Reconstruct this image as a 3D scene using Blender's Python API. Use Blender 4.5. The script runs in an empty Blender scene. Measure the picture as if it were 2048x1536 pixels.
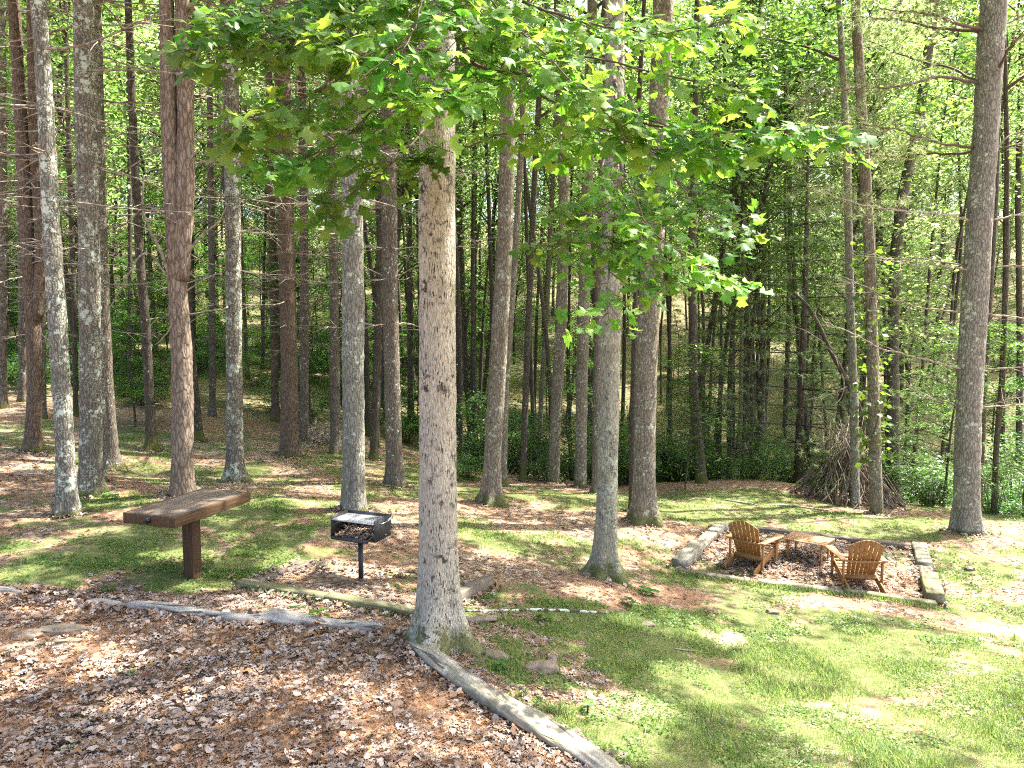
import bpy, math, numpy as np
from mathutils import Matrix, Vector
rng = np.random.default_rng(7)
R = math.radians
S = bpy.context.scene
COL = S.collection
# ------------------------------------------------------------------ camera
F, PITCH, CH = 1490.0, R(5.0), 3.2
CT, ST = math.cos(PITCH), math.sin(PITCH)
cam = bpy.data.objects.new('camera', bpy.data.cameras.new('camera'))
COL.objects.link(cam)
cam.location = (0, 0, CH); cam.rotation_euler = (R(90) - PITCH, 0, 0)
cam.data.sensor_width = 36; cam.data.lens = 36 * F / 2048
cam.data.clip_start = 0.05; cam.data.clip_end = 2000
S.camera = cam

def ray(px, py):
    u, v = (px - 1024) / F, (768 - py) / F
    return np.array([u, CT + v * ST, v * CT - ST])
def P(px, py, Y):                      # photo pixel at a distance -> place in the world
    d = ray(px, py); d = d * (Y / d[1])
    return np.array([d[0], d[1], d[2] + CH])
def on_plane(px, py, z):
    d = ray(px, py); return d * ((z - CH) / d[2]) + np.array([0, 0, CH])

# ------------------------------------------------------------------ noise + ground
def hash2(ix, iy, s=0):
    h = (ix.astype(np.int64) * 374761393 + iy.astype(np.int64) * 668265263 + s * 974711) & 0x7fffffff
    h = ((h ^ (h >> 13)) * 1274126177) & 0x7fffffff
    return ((h ^ (h >> 16)) & 0xffff) / 65535.0
def vnoise(x, y, s=0):
    x = np.asarray(x, float); y = np.asarray(y, float)
    ix, iy = np.floor(x), np.floor(y); fx, fy = x - ix, y - iy
    fx = fx * fx * (3 - 2 * fx); fy = fy * fy * (3 - 2 * fy)
    ix = ix.astype(np.int64); iy = iy.astype(np.int64)
    a, b = hash2(ix, iy, s), hash2(ix + 1, iy, s); c, d = hash2(ix, iy + 1, s), hash2(ix + 1, iy + 1, s)
    return (a * (1 - fx) + b * fx) * (1 - fy) + (c * (1 - fx) + d * fx) * fy
def fbm(x, y, s=0, o=4):
    t = 0; a = .5
    for k in range(o):
        t = t + a * vnoise(np.asarray(x) * 2 ** k + 13.7 * k, np.asarray(y) * 2 ** k, s + k); a *= .5
    return t

near_pts = [(1024,1536,5.05),(0,1536,4.9),(2048,1536,5.9),(880,1290,7.2),(430,1330,6.3),(1500,1350,7.8),(2000,1300,8.8),
 (720,1168,9.2),(381,1165,8.8),(60,1180,8.2),(1215,1150,10.8),(1350,1140,12.2),(1870,1215,10.9),(1840,1097,13.7),(1442,1053,14.5),
 (1600,1120,12.6),(1290,1040,14.2),(985,1005,15),(705,1020,12.5),(788,970,16),(470,960,15),(365,1000,12.4),(180,985,12.5),(133,1028,11.5),
 (65,900,15),(580,910,18),(302,902,17),(225,935,15),(20,830,20),(400,880,18.5),(1933,1060,15),(1745,1022,17),(1150,967,19),(1500,955,20),
 (900,955,18),(2040,1040,16.5),(1300,985,18.5),(600,860,22),(850,930,19)]
far_pts = [(-18,20,-2.1),(-22,32,-1.4),(-8,25,-3.0),(-5,31,-3.2),(-13,27,-2.2),(0,25,-5.4),(5,26,-6.3),(12,26,-6.8),(19,24,-6.8),(2,34,-6),(12,36,-6.8),(24,34,-6),
 (0,50,-2.5),(15,52,-2),(32,50,-1),(-20,50,0),(-40,40,1),(0,75,5),(30,75,6),(-35,75,6),(0,110,13),(60,110,14),(-60,110,14),(0,190,24),(130,190,26),(-130,190,26),
 (14,8,-4.6),(20,12,-5),(30,10,-5.2),(-12,8,-2.5),(-25,8,-1.8),(0,2,-2.95),(-5,2,-2.85),(5,2,-3.4),(0,-12,-2.9),(-20,-15,-2.5),(20,-15,-3.6),(-70,20,2),(70,20,-3),(-140,0,3),(140,0,-2),(0,-40,-3),(-100,-40,-2),(100,-40,-3)]
CP = np.array([list(P(*p)[:3]) for p in near_pts] + [[a, b, c + CH] for a, b, c in far_pts])
def U(d2): return np.where(d2 > 1e-9, .5 * d2 * np.log(np.maximum(d2, 1e-9)), 0)
n = len(CP)
K = U((CP[:, None, 0] - CP[None, :, 0]) ** 2 + (CP[:, None, 1] - CP[None, :, 1]) ** 2) + np.eye(n) * .6
Q = np.c_[np.ones(n), CP[:, :2]]
A = np.block([[K, Q], [Q.T, np.zeros((3, 3))]])
W = np.linalg.solve(A, np.r_[CP[:, 2], 0, 0, 0])
def gz(x, y):
    x = np.asarray(x, float); y = np.asarray(y, float); sh = x.shape
    x = x.ravel(); y = y.ravel(); out = np.empty(len(x))
    for i in range(0, len(x), 20000):
        a, b = x[i:i+20000], y[i:i+20000]
        k = U((a[:, None] - CP[None, :, 0]) ** 2 + (b[:, None] - CP[None, :, 1]) ** 2)
        out[i:i+20000] = k @ W[:n] + W[n] + W[n+1] * a + W[n+2] * b
    out += (fbm(x * .7, y * .7, 3, 3) - .44) * .14 + (vnoise(x * 4, y * 4, 9) - .5) * .025
    return out.reshape(sh)
def g1(x, y): return float(gz(np.array([x]), np.array([y]))[0])
def hit(px, py):
    d = ray(px, py); o = np.array([0, 0, CH]); d = d / d[1]
    t = np.arange(3, 60, .05); pts = o + d * t[:, None]
    below = pts[:, 2] <= gz(pts[:, 0], pts[:, 1])
    i = int(np.argmax(below)) if below.any() else len(t) - 1
    lo, hi = t[max(i-1, 0)], t[i]
    for _ in range(14):
        m = (lo + hi) / 2; p = o + d * m
        if p[2] <= g1(p[0], p[1]): hi = m
        else: lo = m
    p = o + d * hi; p[2] = g1(p[0], p[1]); return p
def pix(p):
    d = np.asarray(p, float) - np.array([0, 0, CH])
    zc = d[..., 1] * CT - d[..., 2] * ST; yc = d[..., 1] * ST + d[..., 2] * CT
    return 1024 + F * d[..., 0] / zc, 768 - F * yc / zc

# ------------------------------------------------------------------ mesh helpers
def mesh_np(name, v, faces, smooth=False, mats=None, midx=None):
    """v (N,3); faces: list of (M,k) int arrays"""
    me = bpy.data.meshes.new(name)
    faces = [np.asarray(f, dtype=np.int32) for f in faces if len(f)]
    loops = np.concatenate([f.ravel() for f in faces]).astype(np.int32)
    tot = np.concatenate([np.full(len(f), f.shape[1]) for f in faces]).astype(np.int32)
    me.vertices.add(len(v)); me.vertices.foreach_set('co', np.asarray(v, np.float32).ravel())
    me.loops.add(len(loops)); me.loops.foreach_set('vertex_index', loops)
    me.polygons.add(len(tot)); me.polygons.foreach_set('loop_start', np.r_[0, np.cumsum(tot)[:-1]].astype(np.int32))
    if smooth: me.polygons.foreach_set('use_smooth', np.ones(len(tot), bool))
    for m in (mats or []): me.materials.append(m)
    if midx is not None: me.polygons.foreach_set('material_index', np.asarray(midx, np.int32))
    me.update(calc_edges=True); me.validate(verbose=False)
    return me
class MB:
    def __init__(s): s.v, s.f, s.n, s.m = [], [], 0, []
    def add(s, v, f, mi=0):
        v = np.asarray(v, float); f = [np.asarray(a) for a in (f if isinstance(f, list) else [f])]
        s.v.append(v)
        for a in f: s.f.append(a + s.n); s.m.append(np.full(len(a), mi))
        s.n += len(v); return s
    def box(s, c, h, M=None, mi=0):
        v = np.array([[x, y, z] for x in (-1, 1) for y in (-1, 1) for z in (-1, 1)], float) * np.asarray(h)
        if M is not None: v = v @ np.asarray(M).T
        s.add(v + np.asarray(c), np.array([[0,1,3,2],[4,6,7,5],[0,4,5,1],[2,3,7,6],[0,2,6,4],[1,5,7,3]]), mi); return s
    def bar(s, a, b, w, t, up=(0, 0, 1), mi=0):
        a, b = np.asarray(a, float), np.asarray(b, float); d = b - a; L = np.linalg.norm(d); d /= L
        x = np.cross(d, up); x /= np.linalg.norm(x); y = np.cross(x, d)
        return s.box((a + b) / 2, (w / 2, L / 2, t / 2), np.c_[x, d, y], mi)
    def tube(s, pts, rad, seg=8, mi=0, **k):
        v, f = tube(pts, rad, seg, **k); return s.add(v, f, mi)
    def mesh(s, name, mats, smooth=False):
        return mesh_np(name, np.concatenate(s.v), s.f, smooth, mats, np.concatenate(s.m))
def tube(pts, rad, seg=8, cap=True, disp=None, squash=1.0):
    pts = np.asarray(pts, float); m = len(pts); rad = np.broadcast_to(np.asarray(rad, float), (m,))
    t = np.gradient(pts, axis=0); t /= np.linalg.norm(t, axis=1)[:, None] + 1e-12
    ref = np.array([1., 0, 0]) if abs(t[0][2]) > .75 else np.array([0, 0, 1.])
    x = np.cross(np.broadcast_to(ref, t.shape), t); x /= np.linalg.norm(x, axis=1)[:, None] + 1e-12
    y = np.cross(t, x)
    a = np.arange(seg) / seg * 2 * np.pi
    rr = rad[:, None] * np.ones(seg)
    if disp is not None: rr = rr * disp(pts, a)
    v = pts[:, None] + (x[:, None] * np.cos(a)[None, :, None] + y[:, None] * np.sin(a)[None, :, None] * squash) * rr[..., None]
    i = np.arange(m - 1)[:, None] * seg; j = np.arange(seg)[None]
    k = (j + 1) % seg
    q = np.stack([i + j, i + k, i + seg + k, i + seg + j], -1).reshape(-1, 4)
    v = v.reshape(-1, 3); f = [q]
    if cap:
        v = np.r_[v, pts[:1], pts[-1:]]; c0, c1 = m * seg, m * seg + 1; j = np.arange(seg); k = (j + 1) % seg
        f.append(np.stack([np.full(seg, c0), k, j], 1)); f.append(np.stack([np.full(seg, c1), (m-1)*seg + j, (m-1)*seg + k], 1))
    return v, f
def frames(d, nrm):
    d = d / (np.linalg.norm(d, axis=1)[:, None] + 1e-9)
    y = np.cross(nrm, d); y /= np.linalg.norm(y, axis=1)[:, None] + 1e-9
    z = np.cross(d, y); return np.stack([d, y, z], -1)
def scatter(tv, tf, pos, Rm, sc):
    """copies of a small template (tv,tf) -> one vertex/face pair"""
    N, k = len(pos), len(tv)
    v = np.einsum('nij,kj->nki', Rm, tv) * np.asarray(sc).reshape(-1, 1, 1) + pos[:, None]
    off = (np.arange(N) * k)[:, None, None]
    return v.reshape(-1, 3), [(f[None] + off).reshape(-1, f.shape[1]) for f in tf]
def unit(N, g=rng):
    v = g.normal(size=(N, 3)); return v / np.linalg.norm(v, axis=1)[:, None]

def obj(name, me, parent=None, mat=None):
    o = bpy.data.objects.new(name, me); COL.objects.link(o)
    if mat is not None: me.materials.append(mat)
    if parent is not None: o.parent = parent
    return o
def tag(o, label=None, cat=None, group=None, kind=None):
    for k, v in (('label', label), ('category', cat), ('group', group), ('kind', kind)):
        if v: o[k] = v
    return o
def thing(name, label, cat, loc=(0, 0, 0), rz=0, group=None):
    o = bpy.data.objects.new(name, None); COL.objects.link(o)
    o.empty_display_size = .1; o.location = [float(q) for q in loc]; o.rotation_euler = (0, 0, rz)
    return tag(o, label, cat, group)
def bevel(o, w=.004, seg=2):
    m = o.modifiers.new('bevel', 'BEVEL'); m.width = w; m.segments = seg; m.limit_method = 'ANGLE'; return o

# ------------------------------------------------------------------ materials
class NT:
    def __init__(s, name):
        s.m = bpy.data.materials.new(name); s.m.use_nodes = True; s.t = s.m.node_tree; s.t.nodes.clear()
        s.out = s.t.nodes.new('ShaderNodeOutputMaterial')
    def n(s, ty, ins=None, **kw):
        o = s.t.nodes.new(ty)
        for k, v in kw.items(): setattr(o, k, v)
        for k, v in (ins or {}).items():
            if isinstance(v, bpy.types.NodeSocket): s.t.links.new(v, o.inputs[k])
            else: o.inputs[k].default_value = v
        return o
    def noise(s, vec, scale, detail=4, rough=.55, dist=0.):
        return s.n('ShaderNodeTexNoise', {'Vector': vec, 'Scale': scale, 'Detail': detail, 'Roughness': rough, 'Distortion': dist}).outputs['Fac']
    def vor(s, vec, scale, feature='F1', out='Distance', rnd=1.):
        return s.n('ShaderNodeTexVoronoi', {'Vector': vec, 'Scale': scale, 'Randomness': rnd}, feature=feature).outputs[out]
    def ramp(s, fac, stops, interp='LINEAR'):
        r = s.n('ShaderNodeValToRGB', {'Fac': fac}); e = r.color_ramp; e.interpolation = interp
        while len(e.elements) < len(stops): e.elements.new(.5)
        for el, (p, c) in zip(e.elements, stops):
            el.position = p; el.color = (*(c if hasattr(c, '__len__') else (c, c, c)), 1)
        return r.outputs['Color']
    def mix(s, f, a, b, mode='MIX'):
        r = s.n('ShaderNodeMix', data_type='RGBA', blend_type=mode)
        for k, v in ((0, f), (6, a), (7, b)):
            if isinstance(v, bpy.types.NodeSocket): s.t.links.new(v, r.inputs[k])
            else: r.inputs[k].default_value = v if k == 0 else (*v, 1) if len(v) == 3 else v
        return r.outputs[2]
    def math(s, op, a, b=0., clamp=False):
        r = s.n('ShaderNodeMath', operation=op, use_clamp=clamp)
        for k, v in ((0, a), (1, b)):
            if isinstance(v, bpy.types.NodeSocket): s.t.links.new(v, r.inputs[k])
            else: r.inputs[k].default_value = v
        return r.outputs[0]
    def bump(s, h, strength, dist):
        return s.n('ShaderNodeBump', {'Height': h, 'Strength': strength, 'Distance': dist}).outputs['Normal']
    def map(s, vec, scale, loc=(0, 0, 0)):
        return s.n('ShaderNodeMapping', {'Vector': vec, 'Scale': scale, 'Location': loc}).outputs[0]
    def objco(s, shift=True):
        c = s.n('ShaderNodeTexCoord').outputs['Object']
        if shift:
            r = s.n('ShaderNodeObjectInfo').outputs['Random']
            r = s.math('MULTIPLY', r, 37.)
            c = s.n('ShaderNodeVectorMath', {0: c, 1: s.n('ShaderNodeCombineXYZ', {0: r, 1: r, 2: r}).outputs[0]}, operation='ADD').outputs[0]
        return c
    def done(s, col, rough=.85, normal=None, spec=.3, **kw):
        b = s.n('ShaderNodeBsdfPrincipled', {'Base Color': col if isinstance(col, bpy.types.NodeSocket) else (*col, 1), 'Roughness': rough, 'Specular IOR Level': spec})
        if normal is not None: s.t.links.new(normal, b.inputs['Normal'])
        for k, v in kw.items(): b.inputs[k.replace('_', ' ')].default_value = v
        s.t.links.new(b.outputs[0], s.out.inputs[0]); s.m.use_backface_culling = False
        return s.m

def bark(name, dark, mid, light, lichen=0., moss=0., fiss=1., specks=.3, lich_col=(.54, .59, .47), dashes=0., blotch=0., ck=.75, lsc=11.):
    t = NT(name); c = t.objco()
    cs = t.map(c, (1, 1, .22))
    w = t.noise(c, 3.5, 3)
    warp = t.n('ShaderNodeVectorMath', {0: cs, 1: t.n('ShaderNodeCombineXYZ', {0: t.math('MULTIPLY', w, .08), 1: t.math('MULTIPLY', w, .05), 2: 0.}).outputs[0]}, operation='ADD').outputs[0]
    crack = t.vor(warp, 26 * fiss, 'DISTANCE_TO_EDGE')
    fine = t.noise(cs, 60, 6, .65)
    crackm = t.ramp(crack, [(0., 0.), (.14, .75), (.4, 1.)])
    col = t.ramp(fine, [(.28, dark), (.5, mid), (.72, light)])
    big = t.noise(c, 2.2, 3)
    col = t.mix(t.ramp(big, [(.35, .0), (.7, .55)]), col, (*[q * .6 + p * .4 for q, p in zip(light, mid)],))
    col = t.mix(t.math('MULTIPLY', t.math('SUBTRACT', 1., crackm), ck), col, tuple(q * .45 for q in dark))
    if dashes:
        d = t.noise(t.map(c, (1, 1, .16)), 85, 2, .5)
        dm = t.ramp(d, [(.57, 0.), (.63, 1.)]); gate = t.ramp(t.noise(c, 7, 3), [(.3, .25), (.55, 1.)])
        col = t.mix(t.math('MULTIPLY', t.math('MULTIPLY', dm, gate), dashes), col, (.035, .03, .022))
    if blotch:
        b = t.ramp(t.noise(c, 11, 6, .75), [(.53, 0.), (.60, 1.)]); g = t.ramp(t.noise(c, 3.2, 3), [(.44, 0.), (.58, 1.)])
        col = t.mix(t.math('MULTIPLY', t.math('MULTIPLY', b, g), blotch), col, (.05, .045, .032))
    if specks:
        sp = t.vor(t.map(c, (1, 1, .7)), 55); sp = t.ramp(sp, [(.16, 1.), (.24, 0.)])
        g = t.ramp(t.noise(c, 9, 2), [(.42, 0.), (.6, 1.)])
        col = t.mix(t.math('MULTIPLY', t.math('MULTIPLY', sp, g), specks), col, (.50, .51, .42))
    if lichen:
        ln = t.noise(c, 28, 5, .75); gate = t.ramp(t.noise(c, 2.6, 4, .6), [(.34, 0.), (.68, 1.)])
        lv = t.math('ADD', t.vor(c, lsc), t.math('MULTIPLY', t.math('SUBTRACT', ln, .5), 1.3))
        lm = t.math('MULTIPLY', t.math('SUBTRACT', t.math('MULTIPLY', gate, .5 * lichen), lv), 13., True)
        lv2 = t.math('ADD', t.vor(c, 34), t.math('MULTIPLY', t.math('SUBTRACT', ln, .5), 1.1))
        lm2 = t.math('MULTIPLY', t.math('SUBTRACT', t.math('MULTIPLY', t.math('ADD', gate, .3), .42 * lichen), lv2), 7., True)
        lm = t.math('MAXIMUM', lm, t.math('MULTIPLY', lm2, .7))
        lc = t.mix(t.noise(c, 55, 5, .7), tuple(q * .5 for q in lich_col), tuple(min(1, q * 1.15) for q in lich_col))
        col = t.mix(lm, col, lc)
    if moss:
        z = t.n('ShaderNodeSeparateXYZ', {0: t.n('ShaderNodeTexCoord').outputs['Object']}).outputs[2]
        mz = t.math('SUBTRACT', 1., t.math('DIVIDE', z, 1.2 * moss), True)
        mm = t.ramp(t.math('ADD', t.math('MULTIPLY', mz, .5), t.noise(c, 6, 5, .7)), [(.72, 0.), (.9, .85)])
        col = t.mix(mm, col, t.mix(t.noise(c, 50, 3), (.05, .06, .012), (.13, .14, .03)))
    h = t.math('ADD', t.math('MULTIPLY', crackm, .7), t.math('MULTIPLY', fine, .6))
    return t.done(col, .92, t.bump(h, .55, .02), .15)

def leafmat(name, cols, trans, tcol=None, tw=.45, rough=.45, spec=.4):
    """cols: stops of reflected colour over per-leaf random"""
    t = NT(name); g = t.n('ShaderNodeNewGeometry'); r = g.outputs['Random Per Island']
    o = t.n('ShaderNodeObjectInfo').outputs['Random']
    col = t.ramp(r, [(i / max(1, len(cols) - 1), c) for i, c in enumerate(cols)])
    tc = t.ramp(r, [(i / max(1, len(trans) - 1), c) for i, c in enumerate(trans)])
    v = t.n('ShaderNodeMapRange', {0: o, 3: .62, 4: 1.25}).outputs[0]; hu = t.n('ShaderNodeMapRange', {0: t.math('FRACT', t.math('MULTIPLY', o, 7.3)), 3: .482, 4: .515}).outputs[0]
    col = t.n('ShaderNodeHueSaturation', {'Color': col, 'Value': v, 'Hue': hu}).outputs[0]; tc = t.n('ShaderNodeHueSaturation', {'Color': tc, 'Value': v, 'Hue': hu}).outputs[0]
    b = t.n('ShaderNodeBsdfPrincipled', {'Base Color': col, 'Roughness': rough, 'Specular IOR Level': spec})
    tr = t.n('ShaderNodeBsdfTranslucent', {'Color': tc})
    mx = t.n('ShaderNodeMixShader', {0: tw, 1: b.outputs[0], 2: tr.outputs[0]})
    t.t.links.new(mx.outputs[0], t.out.inputs[0]); return t.m

M = {}
M['pine_lichen_heavy'] = bark('pine_bark_heavy_lichen', (0.094,0.085,0.065), (0.188,0.172,0.136), (0.294,0.283,0.231), lichen=1.12, moss=.15, specks=.6, lsc=7.5, lich_col=(.60,.66,.54))
M['pine_lichen'] = bark('pine_bark_lichen', (0.087,0.075,0.057), (0.181,0.159,0.123), (0.294,0.269,0.217), lichen=1.1, moss=.15, lsc=9., specks=.75)
M['pine_grey'] = bark('pine_bark_grey', (0.106,0.100,0.079), (0.232,0.218,0.177), (0.376,0.363,0.306), lichen=.85, moss=.15, specks=.6, lsc=9.)
M['pine_red'] = bark('pine_bark_red', (0.075,0.051,0.035), (0.157,0.112,0.079), (0.257,0.202,0.149), lichen=.15, moss=.2, specks=.45, fiss=1.1)
M['pine_scaly'] = bark('pine_bark_scaly', (0.106,0.074,0.052), (0.238,0.175,0.129), (0.427,0.357,0.279), lichen=.2, specks=.25, fiss=.75)
M['pine_brown'] = bark('pine_bark_brown', (0.087,0.070,0.055), (0.163,0.135,0.102), (0.251,0.215,0.170), lichen=.6, moss=.2, specks=.35)
M['tulip'] = bark('poplar_bark', (0.275,0.243,0.182), (0.44,0.402,0.318), (0.58,0.55,0.455), lichen=.25, moss=.5, fiss=2.3, specks=.15, dashes=1., blotch=1., ck=.35, lich_col=(.55,.58,.47))
M['tulip_mossy'] = bark('poplar_bark_mossy', (0.176,0.155,0.115), (0.301,0.283,0.211), (0.451,0.430,0.340), lichen=1.0, moss=.4, fiss=1.5, specks=.35, dashes=.7, blotch=.85, ck=.45, lich_col=(.46,.50,.38))
M['hardwood'] = bark('hardwood_bark', (0.106,0.088,0.061), (0.207,0.175,0.129), (0.326,0.283,0.217), lichen=.9, moss=.4, specks=.5, lich_col=(.45,.48,.36))
M['dark_bark'] = bark('dark_bark', (0.044,0.037,0.027), (0.094,0.079,0.059), (0.157,0.135,0.106), lichen=.35, moss=.6, specks=.12)
M['far_bark'] = bark('far_bark', (0.075,0.064,0.052), (0.138,0.121,0.095), (0.238,0.215,0.177), lichen=.4, specks=.0)
t = NT('dead_branch_bark'); c = t.objco(); M['dead'] = t.done(t.ramp(t.noise(c, 14, 4), [(.3, (.10,.078,.056)), (.5, (.24,.20,.155)), (.68, (.42,.385,.315))]), .9)
t = NT('old_stick_bark'); c = t.objco(); M['stick_bark'] = t.done(t.ramp(t.noise(c, 11, 4), [(.3, (.07,.052,.037)), (.52, (.17,.132,.095)), (.7, (.32,.27,.21))]), .9)
t = NT('live_branch_bark'); c = t.objco(); M['twig'] = t.done(t.ramp(t.noise(c, 20, 4), [(.3, (.06,.042,.03)), (.7, (.14,.10,.07))]), .85)
M['tulip_leaf'] = leafmat('poplar_leaf', [(.06,.145,.022), (.08,.185,.03), (.115,.225,.04), (.155,.255,.045)], [(.17,.45,.03), (.25,.53,.04), (.35,.6,.055), (.46,.64,.075)], tw=.5, rough=.5, spec=.3)
M['far_leaf'] = leafmat('woodland_leaf', [(.045,.09,.025), (.07,.125,.035), (.10,.16,.045), (.14,.195,.06)], [(.2,.39,.08), (.29,.48,.12), (.42,.57,.17), (.54,.63,.25)], tw=.56, rough=.45)
M['under_leaf'] = leafmat('understory_leaf', [(.04,.095,.024), (.06,.13,.032), (.085,.165,.042)], [(.12,.34,.04), (.2,.44,.06), (.34,.54,.09)], tw=.4, rough=.35, spec=.5)
M['shrub_leaf'] = leafmat('shrub_leaf', [(.028,.07,.02), (.045,.105,.026), (.07,.145,.04)], [(.08,.24,.03), (.15,.36,.05), (.26,.46,.07)], tw=.38, rough=.4, spec=.4)
M['needle'] = leafmat('pine_needle', [(.07,.105,.045), (.11,.15,.07), (.17,.20,.11)], [(.25,.34,.11), (.34,.43,.16), (.45,.52,.24)], tw=.45)
M['canopy'] = leafmat('canopy_leaf', [(.035,.08,.02), (.055,.11,.025), (.08,.14,.03)], [(.12,.28,.03), (.2,.38,.05), (.3,.45,.07)], tw=.45)
M['vine_leaf'] = leafmat('vine_leaf', [(.06,.13,.02), (.09,.18,.03)], [(.2,.4,.03), (.35,.5,.06)], tw=.45)
M['herb_leaf'] = leafmat('herb_leaf', [(.05,.12,.02), (.075,.16,.03), (.11,.2,.045)], [(.16,.36,.03), (.26,.44,.06)], tw=.35)
M['grass'] = leafmat('grass_blade', [(.055,.11,.02), (.09,.15,.03), (.135,.185,.045), (.25,.23,.10)], [(.22,.38,.05), (.34,.46,.09), (.46,.46,.18)], tw=.38, rough=.5)
M['litter_leaf'] = leafmat('dead_leaf', [(.10,.062,.045), (.21,.138,.105), (.31,.222,.18), (.27,.13,.06), (.37,.285,.24), (.34,.285,.262), (.46,.385,.335), (.165,.105,.08), (.42,.37,.35)], [(.2,.09,.03), (.3,.17,.07)], tw=.1, rough=.75, spec=.15)
M['straw'] = leafmat('pine_straw', [(.15,.065,.025), (.24,.115,.05), (.33,.19,.10)], [(.2,.1,.04), (.2,.1,.04)], tw=.1, rough=.6)

def groundmat():
    t = NT('forest_floor'); c = t.n('ShaderNodeTexCoord').outputs['Object']
    warp = t.n('ShaderNodeTexNoise', {'Vector': c, 'Scale': 9., 'Detail': 3.}).outputs['Color']
    cw = t.n('ShaderNodeVectorMath', {0: c, 1: t.n('ShaderNodeVectorMath', {0: warp, 3: .09}, operation='SCALE').outputs[0]}, operation='ADD').outputs[0]
    v1 = t.n('ShaderNodeTexVoronoi', {'Vector': cw, 'Scale': 15.}); v2 = t.n('ShaderNodeTexVoronoi', {'Vector': cw, 'Scale': 31.})
    r1 = t.n('ShaderNodeSeparateColor', {0: v1.outputs['Color']}).outputs[0]; r2 = t.n('ShaderNodeSeparateColor', {0: v2.outputs['Color']}).outputs[1]
    k = t.math('ADD', t.math('MULTIPLY', r1, .5), t.math('MULTIPLY', r2, .5))
    leaf = t.ramp(k, [(.1, (.055,.033,.022)), (.35, (.135,.085,.056)), (.55, (.225,.16,.105)), (.75, (.31,.24,.16)), (.95, (.42,.355,.265))])
    straw = t.ramp(t.noise(t.map(c, (3, 1, 1)), 38, 5, .7, .8), [(.3, (.095,.052,.03)), (.5, (.225,.125,.07)), (.7, (.35,.225,.14))])
    sm = t.ramp(t.noise(c, 1.1, 4), [(.42, 0.), (.6, .8)])
    brown = t.mix(sm, leaf, straw)
    gn = t.noise(c, 46, 5, .7); g2 = t.noise(c, 7, 4, .6)
    green = t.ramp(gn, [(.25, (.03,.042,.013)), (.46, (.07,.095,.024)), (.60, (.115,.14,.042)), (.76, (.25,.225,.12))])
    green = t.mix(t.ramp(g2, [(.4, .0), (.68, .55)]), green, (.19, .16, .085))
    a = t.n('ShaderNodeAttribute', attribute_name='zone'); sep = t.n('ShaderNodeSeparateColor', {0: a.outputs['Color']})
    gm = t.math('ADD', sep.outputs[0], t.math('MULTIPLY', t.math('SUBTRACT', t.noise(c, 16, 5, .75), .5), 1.6))
    gmask = t.ramp(gm, [(.42, 0.), (.62, 1.)])
    col = t.mix(gmask, brown, green)
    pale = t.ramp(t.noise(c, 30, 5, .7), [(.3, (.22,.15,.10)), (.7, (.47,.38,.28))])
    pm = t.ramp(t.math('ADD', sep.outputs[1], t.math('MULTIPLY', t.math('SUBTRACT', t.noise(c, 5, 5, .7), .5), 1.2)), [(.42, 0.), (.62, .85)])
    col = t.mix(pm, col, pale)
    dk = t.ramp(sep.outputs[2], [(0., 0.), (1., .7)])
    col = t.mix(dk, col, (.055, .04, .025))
    h = t.math('ADD', t.math('MULTIPLY', t.math('ADD', r1, v1.outputs['Distance']), .6), t.math('MULTIPLY', gn, .6))
    return t.done(col, .9, t.bump(h, .7, .035), .2)
M['ground'] = groundmat()

# ------------------------------------------------------------------ ground sheet with its zones of moss, litter, pale soil and painted sun and shade
def zone_ellipses(lst):
    out = []
    for (px, py, rx, ry, a) in lst:                 # radii in metres
        p = hit(px, py); out.append((p[0], p[1], rx, ry, a))
    return out
def zsum(x, y, zs):
    v = np.zeros_like(x)
    for (cx, cy, rx, ry, a) in zs:
        d = ((x - cx) / rx) ** 2 + ((y - cy) / ry) ** 2
        v = np.maximum(v, a * np.clip(1.6 - d * 1.1, 0, 1))
    return v
GREEN = zone_ellipses([(1500,1330,2.7,1.9,1.),(1750,1300,2.6,1.9,1.),(1300,1330,1.4,1.3,.9),(1900,1450,1.9,1.2,1.),(1550,1480,1.9,1.0,1.),(1300,1480,.7,.8,.75),(1150,1330,1.0,.8,.78),
 (1420,1180,1.7,.8,.75),(1080,1245,1.0,.7,.62),(180,1115,2.2,1.1,.82),(330,1150,1.0,.7,.68),(480,1080,1.8,1.2,.66),(620,1075,1.3,.8,.6),(880,1040,1.2,.9,.5),(1110,1100,1.7,1.0,.62),
 (1060,990,2.6,1.4,.74),(1250,1000,2.6,1.5,.8),(1450,1000,2.6,1.2,.85),(1650,1050,3.5,1.3,.88),(1950,1130,2.4,1.3,.68),(1320,1120,1.5,1.,.62),(700,960,3.2,1.8,.56),(120,870,3.,2.5,.62),(400,930,3.4,2.4,.54),(620,905,3.2,1.8,.56),
 (840,950,1.8,1.7,.75),(1750,1040,2.5,1.2,.88),(60,1120,1.6,.9,.78),(2000,1030,2.,1.5,.8),(250,1020,2.2,1.2,.55),(560,1010,2.2,1.2,.56),(2000,1230,1.6,1.0,.62),(960,1180,1.,.8,.45)])
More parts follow.
